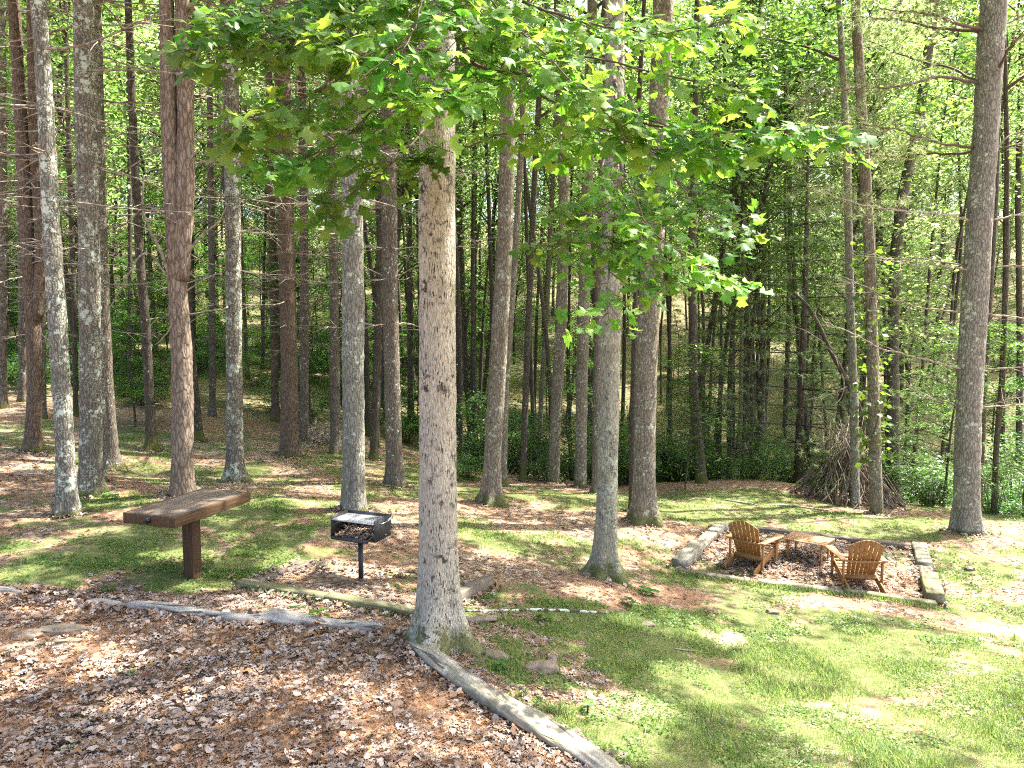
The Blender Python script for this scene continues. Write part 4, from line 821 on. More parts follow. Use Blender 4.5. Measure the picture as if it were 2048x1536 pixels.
for sx in (-1, 1): o = obj('side_beam', MB().box((sx * (hw - .02), 0, Ht - th / 2 - .001), (.02, hl, th / 2)).mesh('side_beam', [M['table_side']]), tb); bevel(o, .004)
for sy in (-1, 1): o = obj('end_beam', MB().box((0, sy * (hl - .02), Ht - th / 2 - .002), (hw - .0405, .0195, th / 2)).mesh('end_beam', [M['table_side']]), tb); bevel(o, .004)
pl = local(np.array([pb[0], pb[1], 0]), np.array([ctr[0], ctr[1], 0]), rz)
o = obj('post', MB().box((0, 0, (Ht - .045) / 2 - .12), (.075, .075, (Ht - .045) / 2 + .12)).mesh('post', [M['table_post']]), tb); bevel(o, .006)
o = obj('cross_brace', MB().box((0, 0, Ht - .085), (hw - .041, .05, .042)).mesh('cross_brace', [M['table_side']]), tb)
kb = MB(); kx = .0 - hw * .02
a = np.linspace(0, 2 * np.pi, 13)[:-1]
kb.tube([[kx, -hl - .001, Ht - .055], [kx, -hl - .014, Ht - .055]], [.045, .045], 6); kb.tube([[kx, -hl - .012, Ht - .055], [kx, -hl - .035, Ht - .055], [kx, -hl - .05, Ht - .058]], [.036, .033, .02], 8)
for k in range(5): kb.tube([[kx, -hl - .03, Ht - .055], [kx + .046 * math.cos(k * 1.256), -hl - .036, Ht - .055 + .046 * math.sin(k * 1.256)]], [.011, .008], 5)
obj('bottle_opener', kb.mesh('bottle_opener', [M['pole']]), tb)

# ------------------------------------------------------------------ pedestal grill
pb = hit(720, 1168); zt = pb[2] + .83
cs = [on_plane(*q, zt) for q in ((657,1031),(746,1044),(785,1028),(700,1020))]
ctr = sum(cs) / 4; dx = (cs[1] - cs[0] + cs[2] - cs[3]) / 2; rz = math.atan2(dx[1], dx[0]); Wg = np.linalg.norm(dx); Dg = np.linalg.norm((cs[2] - cs[1] + cs[3] - cs[0]) / 2); hw, hd, hb = Wg / 2, Dg / 2, .27
GR = np.array([ctr[0], ctr[1], pb[2]])
gr = thing('park_grill', 'black steel pedestal grill with an open front and silver grate', 'grill', GR, rz)
zt = .83; zb = zt - hb
def part(n_, mb, mat, par, bv=None, sm=False):
    o = obj(n_, mb.mesh(n_, [M[mat]], sm), par)
    if bv: bevel(o, bv, 1)
    return o
for sx in (-1, 1):
    o = part('side_plate', MB().box((sx * (hw - .004), 0, zt - hb / 2), (.004, hd, hb / 2)), 'steel', gr)
    for yy in (-.06, -.16):           # toothed slots that hold the grate, and a rod
        sl = MB()
        for k in range(4): sl.box((sx * (hw + .0015), yy, zt - .06 - k * .026), (.002, .007, .009))
        part('height_slot', sl, 'pole', gr)
part('back_plate', MB().box((0, hd - .004, zt - hb / 2), (hw - .0085, .004, hb / 2)), 'steel', gr)
part('floor_plate', MB().box((0, -.004, zb + .006), (hw - .009, hd - .001, .004)).box((-.04, -hd - .012, zb - .004), (hw - .06, .018, .012)), 'steel', gr)
gt = MB(); gz_ = zt - .045
gt.box((0, -hd + .012, gz_), (hw - .012, .006, .006)).box((0, hd - .02, gz_), (hw - .012, .006, .006))
nbar = 26
for k in range(nbar):
    x = -hw + .02 + (2 * hw - .04) * k / (nbar - 1); gt.box((x, 0, gz_ + .001), (.0062, hd - .018, .0045))
part('grate', gt, 'grate', gr)
hn = MB(); hn.tube([[hw - .02, -.07, gz_ - .01], [hw + .02, -.07, gz_ - .012], [hw + .028, .0, gz_ - .012], [hw + .03, .04, gz_ - .005], [hw + .03, .145, gz_ + .012]], .0045, 6); hd_ = part('grate_handle', hn, 'coil', gr, sm=True)
th_ = np.linspace(0, 2 * np.pi * 9, 130); co = np.stack([hw + .03 + .013 * np.cos(th_), .05 + .095 * th_ / th_[-1], gz_ - .003 + .015 * th_ / th_[-1] + .013 * np.sin(th_)], 1)
part('coil_grip', MB().tube(co, .0042, 5), 'coil', hd_, sm=True)
pl = local(np.array([pb[0], pb[1], 0]), np.array([GR[0], GR[1], 0]), rz)
part('post', MB().tube([[0, -.02, -.3], [0, -.02, zb + .002]], .033, 16), 'pole', gr, sm=True)
part('swivel_collar', MB().box((0, -.02, zb - .015), (.055, .05, .012)).tube([[0, -.02, zb - .09], [0, -.02, zb - .02]], .041, 16), 'pole', gr)
gl = np.random.default_rng(3); N = 700; pos = np.stack([gl.uniform(-hw + .05, hw - .03, N), gl.uniform(-hd + .05, hd - .02, N), zb + .014 + np.abs(gl.normal(size=N)) * .014], 1); pos[:, 2] += .05 * np.clip((pos[:, 1] + .05) / .2, 0, 1)
LV = np.array([[0,0,0],[.25,.22,.05],[.5,.3,.02],[.78,.2,.07],[1,0,.0],[.75,-.22,.06],[.5,-.3,.0],[.22,-.2,.06]]); LF = [np.array([[0,7,1],[1,7,6],[1,6,2],[2,6,5],[2,5,3],[3,5,4]])]
nrm = unit(N, gl) * .6 + [0, 0, 1]; v, f = scatter(LV, LF, pos, frames(unit(N, gl) * [1, 1, .3], nrm), gl.uniform(.04, .075, N))
tag(obj('dry_leaves', mesh_np('dry_leaves', v, f, False, [M['litter_leaf']])), kind='stuff').location = GR; bpy.data.objects['dry_leaves'].rotation_euler = (0, 0, rz)

# ------------------------------------------------------------------ sawn timbers round the grill and the fire pit
gW = np.random.default_rng(12)
def timber(p0, p1, w, h, mat, label, group, up=.6, jit=.006):
    p0, p1 = np.asarray(p0, float), np.asarray(p1, float); L = np.linalg.norm((p1 - p0)[:2]); rz = math.atan2(p1[1] - p0[1], p1[0] - p0[0]); mid = (p0 + p1) / 2
    root = thing('landscape_timber', label, 'timber', mid, rz, group); n_ = max(8, int(L / .12)); s = np.linspace(-L / 2, L / 2, n_)
    sec = np.array([[-w/2, -h], [w/2, -h], [w/2, h*up-.015], [w/2-.015, h*up], [-w/2+.015, h*up], [-w/2, h*up-.015]])
    zc = np.array([g1(mid[0] + x * math.cos(rz), mid[1] + x * math.sin(rz)) for x in s]) - mid[2]; zc = np.polyval(np.polyfit(s, zc, 1), s)
    v = np.array([[x, y + gW.normal() * jit * .7, z + zc[i] + gW.normal() * jit * .5] for i, x in enumerate(s) for y, z in sec]); m_ = 6
    f = np.array([[i * m_ + j, i * m_ + (j + 1) % m_, (i + 1) * m_ + (j + 1) % m_, (i + 1) * m_ + j] for i in range(n_ - 1) for j in range(m_)])
    e = [np.array([list(range(m_))[::-1], [(n_ - 1) * m_ + j for j in range(m_)]])]
    me = mesh_np('landscape_timber', v, [f] + e, False, [M[mat]])
    o = bpy.data.objects.new('landscape_timber', me); COL.objects.link(o); o.location = root.location; o.rotation_euler = root.rotation_euler
    for k in ('label', 'category', 'group'):
        if k in root: o[k] = root[k]
    bpy.data.objects.remove(root); o.name = 'landscape_timber'; return o
def lerp(a, b, t): return np.asarray(a) * (1 - t) + np.asarray(b) * t
A_, B_, C_, D_ = hit(480,1173), hit(846,1240), hit(978,1172), hit(615,1132)
GRP = 'timbers framing the grill pad'
timber(A_, lerp(A_, B_, .5), .15, .09, 'timber_moss', 'greenish timber at the front left of the grill pad, ending at the pad corner', GRP, .9)
timber(lerp(A_, B_, .505), B_, .15, .10, 'timber_moss', 'grey-green front timber of the grill pad running behind the foreground poplar', GRP, 1.)
timber(lerp(B_, C_, .05), C_, .15, .13, 'timber_dark', 'dark timber closing the right side of the grill pad past the foreground poplar', GRP, 1.15)  # shade of the outer face is put into the wood colour
timber(lerp(D_, C_, .06), lerp(D_, C_, .97), .14, .05, 'timber_moss', 'half-buried timber along the back of the grill pad', GRP, .5)
timber(lerp(A_, D_, .1), D_, .14, .06, 'timber_dark', 'half-buried timber on the left side of the grill pad', GRP, .6)
FL, FR, BR, BL = hit(1352,1141), hit(1872,1214), hit(1838,1098), hit(1446,1056)
GRP = 'timbers framing the fire pit'
timber(FL, lerp(FL, FR, .33), .15, .08, 'timber_dark', 'dark mossy front timber at the left end of the fire-pit frame', GRP, .7)
timber(lerp(FL, FR, .335), lerp(FL, FR, .66), .16, .08, 'timber_grey', 'pale sunlit middle timber on the front edge of the fire pit', GRP, .6)
timber(lerp(FL, FR, .665), FR, .15, .09, 'timber_moss', 'greenish front timber at the right end of the fire-pit frame', GRP, .8)
timber(lerp(FL, BL, .06), lerp(FL, BL, .42), .26, .16, 'timber_grey', 'chunky raised timber at the front of the left fire-pit side', GRP, 1.1)
timber(lerp(FL, BL, .43), lerp(FL, BL, .72), .22, .10, 'timber_grey', 'middle grey timber on the left fire-pit side', GRP, .9)
timber(lerp(FL, BL, .73), BL, .22, .12, 'timber_grey', 'farthest grey timber on the left fire-pit side', GRP, .9)
timber(lerp(BL, BR, .03), lerp(BL, BR, .5), .15, .11, 'timber_dark', 'dark back timber behind the left chair of the fire pit', GRP, .9)
timber(lerp(BL, BR, .505), lerp(BL, BR, .96), .15, .11, 'timber_dark', 'dark back timber behind the right chair of the fire pit', GRP, .9)
timber(BR, lerp(BR, FR, .38), .24, .14, 'timber_grey', 'grey timber at the far end of the right fire-pit side', GRP, .9)
timber(lerp(BR, FR, .39), lerp(BR, FR, .6), .2, .09, 'timber_dark', 'low sunken timber in the middle of the right fire-pit side', GRP, .7)
timber(lerp(BR, FR, .61), lerp(BR, FR, .96), .26, .17, 'timber_moss', 'raised greenish timber at the near end of the right fire-pit side', GRP, 1.1)

# ------------------------------------------------------------------ adirondack chairs and footstool
def prism(outline, t, M3, o3):
    """flat outline (x,y) given thickness t, carried by matrix columns M3 to o3"""
    o_ = np.asarray(outline, float); k = len(o_); v = np.r_[np.c_[o_, np.full(k, -t / 2)], np.c_[o_, np.full(k, t / 2)]] @ np.asarray(M3).T + np.asarray(o3)
    f = [np.array([[i, (i + 1) % k, k + (i + 1) % k, k + i] for i in range(k)]), np.array([list(range(k))[::-1], list(range(k, 2 * k))])]
    return v, f
def chair(loc, rz, label):
    c = thing('adirondack_chair', label, 'chair', loc, rz, 'chairs in the fire pit'); c.scale = (.92, .92, .92)
    for sx in (-1, 1):
        o = part('front_leg', MB().box((sx * .315, .36, .265), (.012, .05, .275)), 'teak', c, .003)
        o = part('side_rail', MB().bar((sx * .285, .44, .325), (sx * .285, -.50, .045), .024, .115), 'teak', c, .003)
        o = part('rear_post', MB().box((sx * .318, -.235, .265), (.014, .028, .275)), 'teak', c, .003)
        out_ = [(-.055,-.34),(.05,-.34),(.065,.1),(.085,.34),(.075,.44),(.03,.49),(-.04,.48),(-.075,.42),(-.06,.1)]
        v, f = prism([(x * sx, y) for x, y in out_], .022, np.eye(3), (sx * .335, .03, .552)); o = part('armrest', MB().add(v, f), 'teak_dry', c, .004)
        o = part('arm_bracket', MB().box((sx * .34, .36, .485), (.012, .04, .05)), 'teak', c)
    st = MB()
    for k in range(7):
        u = k / 6; y = .44 - u * .54; z = .395 - u * .155 - .02 * math.sin(u * 3.14); st.box((0, y, z), (.272, .037, .010))
    part('seat', st, 'teak_dry', c, .003)
    tilt = R(24); Mb = np.array([[1, 0, 0], [0, -math.sin(tilt), -math.cos(tilt)], [0, math.cos(tilt), -math.sin(tilt)]]); bk = MB()
    for k in range(7):
        u = k - 3; x0 = u * .066; x1 = u * .083; w0, w1 = .029, .036; h = lambda x: .80 - (x / .30) ** 2 * .15
        ol = [(x0 - w0, 0), (x0 + w0, 0), (x1 + w1 - .001, h(x1 + w1)), (x1, h(x1)), (x1 - w1 + .001, h(x1 - w1))]
        v, f = prism(ol, .018, Mb, (0, -.11, .215)); bk.add(v, f)
    part('backrest', bk, 'teak', c, .002)
    bz = MB(); n_ = 9
    for k in range(n_):
        x0 = -.36 + .72 * k / n_; x1 = -.36 + .72 * (k + 1) / n_; 
    xs = np.linspace(-.365, .365, 11); inn = [(x, -.268 - .008 * 0 + .03 * (x / .36) ** 2) for x in xs]; ou = [(x, -.345 + .055 * (x / .36) ** 2) for x in xs[::-1]]
    v, f = prism(inn + ou, .028, np.eye(3), (0, 0, .535)); part('back_brace', MB().add(v, f), 'teak', c, .003)
    part('lower_brace', MB().box((0, -.14, .20), (.272, .012, .03)), 'teak', c); part('front_apron', MB().box((0, .455, .345), (.272, .010, .045)), 'teak', c)
    return c
p1_ = hit(1503,1132); p2_ = hit(1714,1172)
chair(p1_, R(-43), 'wooden adirondack chair on the left, facing the footstool, back to the camera')
chair(p2_, R(-6), 'wooden adirondack chair on the right near the greenish timber, its round back to the camera')
p3_ = hit(1616,1118)
fs = thing('footstool', 'low slatted wooden footstool between the two adirondack chairs', 'footstool', p3_, R(-38))
tp = MB()
for k in range(7):
    y = -.24 + k * .08; z = .36 + .012 * math.sin(k / 6 * 3.14); tp.box((0, y, z), (.36, .036, .010))
part('top', tp, 'teak_dry', fs, .003)
for sx in (-1, 1):
    part('side_rail', MB().box((sx * .30, 0, .318), (.012, .27, .03)), 'teak', fs, .003)
    for sy in (-1, 1): part('leg', MB().box((sx * .275, sy * .22, .165), (.012, .032, .185)), 'teak', fs, .003)

# ------------------------------------------------------------------ logs, sticks, stones
def log(name, cat, label, pl, w, mat, squash=.8, lift=.35, lump=.12, seed=0, seg=16):
    """pl: photo pixels along the ground; w: widths in metres at each"""
    g = np.random.default_rng(400 + seed); pts = []
    for k, (x, y) in enumerate(pl):
        h_ = hit(x, y); ww = w[k] if hasattr(w, '__len__') else w; pts.append(h_ + [0, 0, ww * lift])
    pts = np.array(pts); L_ = np.r_[0, np.cumsum(np.linalg.norm(np.diff(pts, axis=0), axis=1))]; rr = np.array(w if hasattr(w, '__len__') else [w] * len(pl)) / 2
    q = smooth_path(pts, .05); Lq = np.r_[0, np.cumsum(np.linalg.norm(np.diff(q, axis=0), axis=1))]; rad = np.interp(Lq, L_, rr); rad[0] *= .5; rad[-1] *= .6
    base = q[len(q) // 2].copy(); base[2] = g1(base[0], base[1]); s_ = int(g.integers(0, 99)); rz = math.atan2(q[-1][1] - q[0][1], q[-1][0] - q[0][0])
    q = q - base; c, s = math.cos(-rz), math.sin(-rz); q = np.stack([q[:, 0] * c - q[:, 1] * s, q[:, 0] * s + q[:, 1] * c, q[:, 2]], 1)
    def dsp(p, a): return 1 + lump * 2 * (fbm(np.cos(a)[None] * 1.5 + p[:, :1] * 1.6, np.sin(a)[None] * 1.5 + p[:, :1] * .9, s_, 3) - .45) + lump * 1.0 * (vnoise(a[None] / 6.2832 * 11 + 0 * p[:, :1], p[:, :1] * 1.3, s_ + 2) - .5)
    v, f = tube(q, rad, seg, disp=dsp, squash=squash); o = obj(name, mesh_np(name, v, f, True, [M[mat]])); o.location = base; o.rotation_euler = (0, 0, rz)
    return tag(o, label, cat)
log('log', 'log', 'long bleached log edging the leaf litter in front of the grill pad', [(253,1216),(330,1226),(400,1236),(470,1246),(520,1250),(545,1247),(600,1254),(680,1262),(766,1270)], [.09,.13,.12,.12,.13,.20,.16,.14,.15], 'driftwood', lump=.36, seed=1, lift=.4, seg=30)
bl = log('log', 'log', 'broken grey log end left of the long bleached log', [(178,1204),(205,1210),(246,1217)], [.05,.1,.09], 'driftwood', lump=.3, seed=2)
log('log', 'log', 'short pale log piece at the left edge on the mossy bank', [(-20,1186),(15,1186),(44,1190)], [.09,.1,.06], 'driftwood', lump=.2, seed=3)
RL = log('log', 'log', 'large weathered log running from the poplar foot to the bottom of the photo', [(824,1296),(865,1330),(905,1358),(960,1398),(1010,1432),(1060,1460),(1110,1490),(1160,1518),(1210,1550),(1250,1590)], [.13,.19,.20,.21,.23,.24,.21,.20,.19,.15], 'driftwood_moss', lump=.42, seed=4, seg=44, squash=.75, lift=.3)
log('rotten_log', 'log', 'crumbling orange-brown slab against the upper end of the large weathered log', [(838,1312),(868,1338),(900,1362)], [.06,.11,.06], 'rotten', lump=.3, seed=5, squash=.5)
log('fallen_branch', 'branch', 'thin lichen-blotched branch lying right of the foreground poplar', [(930,1224),(1000,1224),(1060,1222),(1100,1222),(1160,1226),(1222,1228)], [.03,.035,.04,.04,.05,.02], 'lichen_stick', lump=.1, seed=6, squash=1., seg=8)
log('fallen_branch', 'branch', 'dark fallen branch in the grass between the brown poplar and the stick shelter', [(1448,1000),(1480,1006),(1520,1012)], [.03,.06,.02], 'dead', lump=.2, seed=7, seg=8)
log('fallen_branch', 'branch', 'forked pale fallen branch just left of the stick shelter', [(1530,1012),(1570,1012),(1620,1018),(1660,1022)], [.03,.06,.06,.03], 'dead', lump=.2, seed=8, seg=8)
log('fallen_branch', 'branch', 'thin pale stick in the lawn below the left fire-pit corner', [(1348,1298),(1370,1302),(1392,1304)], .02, 'dead', lump=.1, seed=9, seg=6, squash=1)
log('fallen_branch', 'branch', 'dead branch leaning on the left timbers inside the fire pit', [(1432,1078),(1455,1094),(1480,1104)], [.03,.04,.02], 'dead', lump=.1, seed=10, seg=6, squash=1)
log('twig', 'twig', 'thin twig lying on the foreground leaf litter', [(402,1386),(440,1398),(500,1396)], .012, 'dead', lump=.1, seed=11, seg=6, squash=1)
log('fallen_branch', 'branch', 'thin stick on the ground behind the twin-stem pine', [(335,850),(350,852),(376,850)], .03, 'dead', seed=12, seg=6)
def stone(px, py, sx, sy, sz, label, rz=0., seed=0, sink=.5):
    g = np.random.default_rng(900 + seed); p = hit(px, py); u = np.linspace(0, np.pi, 15); a = np.linspace(0, 2 * np.pi, 25)[:-1]; U_, A2 = np.meshgrid(u, a, indexing='ij')
    sp = lambda q, e: np.sign(q) * np.abs(q) ** e
    x, y, z = sp(np.sin(U_), .7) * sp(np.cos(A2), .8), sp(np.sin(U_), .7) * sp(np.sin(A2), .8), sp(np.cos(U_), .6)
    d = 1 + .8 * (fbm(x * 1.9 + seed, y * 1.9 + z * 1.3, seed, 4) - .45); v = np.stack([x * d * sx, y * d * sy, z * d * sz], -1).reshape(-1, 3)
    i, j = np.meshgrid(np.arange(14), np.arange(24), indexing='ij'); f = np.stack([i * 24 + j, (i + 1) * 24 + j, (i + 1) * 24 + (j + 1) % 24, i * 24 + (j + 1) % 24], -1).reshape(-1, 4)
    o = obj('stone', mesh_np('stone', v, [f], True, [M['stone']])); o.location = p + [0, 0, sz * (1 - 2 * sink)]; o.rotation_euler = (0, 0, rz); return tag(o, label, 'stone')
stone(1080,1338,.17,.11,.07,'rounded grey boulder half buried beside the large weathered log', .4, 1); stone(1103,1324,.05,.05,.06,'small upright stone touching the back of the half-buried boulder', .2, 2); stone(990,1312,.15,.08,.035,'flat stone between the poplar roots and the half-buried boulder', -.5, 3)
stone(962,1243,.2,.09,.03,'greenish flat slab just right of the poplar behind the lichen branch', .3, 4, .2)
stone(55,1273,.13,.10,.03,'pale flat slab in the leaf litter, leftmost of the two big slabs', .2, 5, .25); stone(125,1264,.24,.10,.035,'largest pale flat slab in the leaf litter at left', .15, 6, .25); stone(132,1287,.14,.05,.025,'narrow slab just below the largest pale slab', .2, 7, .2)
stone(60,1297,.13,.06,.03,'thick-edged slab below the leftmost pale slab', .25, 8, .2); stone(18,1308,.08,.05,.02,'small slab at the left edge below the others', .2, 9, .2); stone(98,1250,.08,.04,.02,'thin slab above the largest pale slab', .2, 10, .2)
stone(1545,1226,.09,.06,.05,'small white-lit stone in the lawn below the fire-pit frame', 0, 11); stone(1940,1140,.08,.06,.06,'small pale stone right of the fire-pit frame', 0, 12); stone(1295,1250,.08,.06,.03,'small flat brown stone in the lawn right of the lichen branch', 0, 13)
# brush heap between the slim pines
hp = hit(640, 885); bh = thing('brush_heap', 'low heap of pale tangled branches between two slim pines', 'brush heap', hp); gH = np.random.default_rng(31); rest = MB()
for k in range(110):
    a = gH.uniform(0, 6.283); l = gH.uniform(.5, 1.5); c = np.array([gH.normal() * .32, gH.normal() * .32, abs(gH.normal()) * .16 + .03]); d = np.array([math.cos(a), math.sin(a), gH.normal() * .28]); s = np.linspace(-.5, .5, 6)[:, None]
    p = wob(c + d * l * s + np.array([0, 0, .12]) * (1 - 4 * s * s) * gH.normal(), gH, .03); p[:, 2] = np.maximum(p[:, 2], .0); r = gH.uniform(.006, .016)
    if k < 60: obj('stick', MB().tube(p, np.linspace(r, r * .4, 6), 4).mesh('stick', [M['dead']], True), bh)
    else: rest.tube(p, np.linspace(r, r * .4, 6), 4)
tag(obj('thin_sticks', rest.mesh('thin_sticks', [M['dead']], True), bh), kind='stuff')

# ------------------------------------------------------------------ leaf litter, straw, grass, herbs
gG = np.random.default_rng(55)
PIT = np.array([FL[:2], FR[:2], BR[:2], BL[:2]])
def inpoly(x, y, poly):
    r = np.ones(len(x), bool); k = len(poly)
    for i in range(k):
        a, b_ = poly[i], poly[(i + 1) % k]; r &= ((b_[0] - a[0]) * (y - a[1]) - (b_[1] - a[1]) * (x - a[0])) > 0
    return r
logline = np.array([hit(*p)[:2] for p in ((-300,1190),(0,1190),(180,1207),(253,1218),(470,1246),(766,1270),(824,1296),(905,1360),(1010,1434),(1110,1490),(1210,1552),(1330,1640))])
def front(x, y):                        # on the leaf-covered bank this side of the logs
    xs = logline[:, 0]; return y < np.interp(x, xs, logline[:, 1]) 
def sample(N, y0, y1, margin=.6):
    y = y0 + (y1 - y0) * gG.random(N) ** 1.25; hw = y * .70 + margin; x = gG.uniform(-1, 1, N) * hw; return x, y
def lay(N, y0, y1, keep, tmpl, size, tilt, mat, name, lift=.006, hump=.0):
    x, y = sample(N, y0, y1); k = keep(x, y); x, y = x[k], y[k]; n_ = len(x); z = gz(x, y) + lift + gG.random(n_) * hump
    nr = unit(n_, gG) * tilt + [0, 0, 1]; d = unit(n_, gG) * [1, 1, .15]
    v, f = scatter(tmpl[0], tmpl[1], np.stack([x, y, z], 1), frames(d, nr), size * gG.uniform(.55, 1.25, n_))
    return v, f
def oak(g, lobes=4):
    s = np.linspace(0, 1, lobes * 2 + 1)[1:-1]; r = np.array([.30 if k % 2 == 0 else .13 for k in range(len(s))]) * np.sin(s * 2.6 + .45)
    top_ = [(x + g.normal() * .02, a * g.uniform(.8, 1.15)) for x, a in zip(s, r)]; bot = [(x + g.normal() * .02, -a * g.uniform(.8, 1.15)) for x, a in zip(s, r)][::-1]
    o_ = [(0, 0)] + top_ + [(1, 0)] + bot; cu, cv = g.uniform(-.9, .9), g.uniform(-1., 1.6)
    v = np.array([[x, y, cu * y * y + cv * (x - .5) ** 2 * .4 + g.normal() * .02] for x, y in o_]); mid = np.array([[x, 0, cv * (x - .5) ** 2 * .4 - .02] for x in (.25, .5, .75)])
    v = np.r_[v - [.5, 0, 0], mid - [.5, 0, 0]]; k = len(o_); f = []
    for i in range(k):
        a, b_ = i, (i + 1) % k; xm = (o_[a][0] + o_[b_][0]) / 2; c_ = k + (0 if xm < .375 else 1 if xm < .625 else 2); f.append([c_, a, b_])
    f += [[k, k + 1, [i for i, q in enumerate(o_) if q == min(top_, key=lambda t: abs(t[0] - .37))][0]], [k + 1, k + 2, [i for i, q in enumerate(o_) if q == min(top_, key=lambda t: abs(t[0] - .62))][0]]]
    return v, [np.array(f)]
def drift(x, y): return fbm(x * 1.3, y * 1.3, 71, 3)      # where needles rather than leaves have gathered
OVAL = [(LV * [1, 1, k] - [.5, 0, 0], LF) for k in (1., 2.4, -1.8)]
lb = MB()
for j in range(9):
    tm = oak(gG, 3 + j % 3) if j < 6 else OVAL[j - 6]
    v, f = lay((4300, 4300, 2600, 6500, 3800, 4300, 4200, 3600, 3000)[j], 3.6, 8.6, lambda x, y: front(x, y + .05) & (drift(x, y) < .50 + .22 * gG.random(len(x))), tm, (.075, .10, .125, .055, .105, .085, .062, .082, .095)[j], .5, None, None, .008, .045); lb.add(v, f)
for j in range(3):
    v, f = lay(9000, 4.5, 9, lambda x, y: ~front(x, y) & (green_at(x, y) < np.where(x > .9, .12, .5)), oak(gG, 3 + j), .085, .4, None, None, .004, .02); lb.add(v, f)
    v, f = lay(6000, 8, 17, lambda x, y: (green_at(x, y) < np.where((x > 1.5) & (y < 11), .1, .34)), oak(gG, 3), .085, .4, None, None, .004, .02); lb.add(v, f)
n_ = 1500
for j in range(2):
    w_ = gG.dirichlet([1, 1, 1, 1], n_) @ PIT; x, y = w_[:, 0], w_[:, 1]; tm = oak(gG, 3); v, f = scatter(tm[0], tm[1], np.stack([x, y, gz(x, y) + .01 + gG.random(n_) * .05], 1), frames(unit(n_, gG) * [1, 1, .2], unit(n_, gG) * .5 + [0, 0, 1]), .1 * gG.uniform(.6, 1.2, n_)); lb.add(v, f)
def drop(x, y, zup, size):              # leaves gathered against feet of trees, logs and timbers
    tm = [oak(gG, 3), OVAL[1], oak(gG, 4)]
    for j in range(3):
        X_, Y_, Z_ = x[j::3], y[j::3], zup[j::3]; k = len(X_)
        if k: lb.add(*scatter(tm[j][0], tm[j][1], np.stack([X_, Y_, gz(X_, Y_) + Z_], 1), frames(unit(k, gG) * [1, 1, .4], unit(k, gG) * .7 + [0, 0, 1]), size * gG.uniform(.6, 1.25, k)))
for rt_, q_, rad_, b_ in TREES.values():
    if b_[1] > 19: continue
    r0 = float(rad_[4]); k = int(90 + 500 * r0); a = gG.uniform(0, 6.283, k); d = r0 * (1.15 + np.abs(gG.normal(size=k)) * .75); drop(b_[0] + d * np.cos(a), b_[1] + d * np.sin(a), .012 + .05 * np.exp(-(d / r0 - 1.15) * 2.5) * gG.random(k), .085)
def along(p0, p1, k, off, sp, h=.05):
    t_ = gG.random(k)[:, None]; p = np.asarray(p0)[None, :2] * (1 - t_) + np.asarray(p1)[None, :2] * t_; d = np.asarray(p1)[:2] - np.asarray(p0)[:2]; nn = np.array([-d[1], d[0]]) / np.linalg.norm(d)
    return p + nn * (off + gG.normal(size=(k, 1)) * sp), gG.random(k) * h + .01
for i in range(1, len(logline) - 1):
    L_ = np.linalg.norm(logline[i + 1] - logline[i])
    for off in (-.14, .13): p, hh = along(logline[i], logline[i + 1], int(120 * L_), off, .05, .06); drop(p[:, 0], p[:, 1], hh, .09)
for p0, p1 in ((A_, B_), (B_, C_), (D_, C_), (A_, D_), (FL, BL), (BL, BR), (BR, FR)):
    for off in (-.12, .12): p, hh = along(p0, p1, int(70 * np.linalg.norm((p1 - p0)[:2])), off, .05, .05); drop(p[:, 0], p[:, 1], hh, .085)
tag(obj('leaf_litter', lb.mesh('leaf_litter', [M['litter_leaf']])), kind='stuff')
STRAW = (np.array([[0, .5, 0], [0, -.5, 0], [30, -.4, 2], [30, .4, 2], [62, 0, 0]]), [np.array([[0,1,2],[0,2,3],[3,2,4]])])
sb = MB()
v, f = lay(60000, 3.6, 9, lambda x, y: front(x, y) & (drift(x, y) > .38), STRAW, .0030, .18, None, None, .012, .035); sb.add(v, f)
v, f = lay(16000, 6, 14, lambda x, y: (green_at(x, y) < .5), STRAW, .0026, .12, None, None, .01, .02); sb.add(v, f)
tb_ = MB(); x, y = sample(520, 3.8, 13)
for xx, yy, zz in zip(x, y, gz(x, y)):
    a = gG.uniform(0, 6.283); l = gG.uniform(.06, .35); d = np.array([math.cos(a), math.sin(a), gG.normal() * .08]); tb_.tube(wob(np.array([xx, yy, zz + .02]) + np.linspace(-.5, .5, 5)[:, None] * d * l, gG, .008), np.linspace(.0045, .002, 5), 4)
tag(obj('twig_litter', tb_.mesh('twig_litter', [M['stick_bark']])), kind='stuff')
tag(obj('pine_straw', sb.mesh('pine_straw', [M['straw']])), kind='stuff')
BL_ = (np.array([[0, .055, 0], [0, -.055, 0], [.16, -.045, .5], [.16, .045, .5], [.5, 0, 1.]]), [np.array([[0,1,2],[0,2,3],[3,2,4]])])
gb = MB()
def blades(N, y0, y1, size, thr, w=1., tall=1.):
    x, y = sample(N, y0, y1); gv = green_at(x, y); k = (gv > thr + gG.random(N) * .45) & ~front(x, y - .03) & (~inpoly(x, y, PIT) | (gG.random(N) < .06)); x, y, gv = x[k], y[k], gv[k]; n_ = len(x)
    a = gG.uniform(0, 6.283, n_); Rm = np.zeros((n_, 3, 3)); c, s = np.cos(a), np.sin(a); ln = gG.uniform(.3, 2.4, n_)
    Rm[:, 0, 0], Rm[:, 1, 0] = c * ln, s * ln; Rm[:, 0, 1], Rm[:, 1, 1] = -s * w, c * w; Rm[:, 2, 2] = tall * gG.uniform(.6, 1.25, n_)
    tuft = .45 + 1.5 * vnoise(x * 2.3, y * 2.3, 88) ** 2.2
    v, f = scatter(BL_[0], BL_[1], np.stack([x, y, gz(x, y) - .004], 1), Rm, size * tuft * gG.uniform(.6, 1.3, n_)); gb.add(v, f)
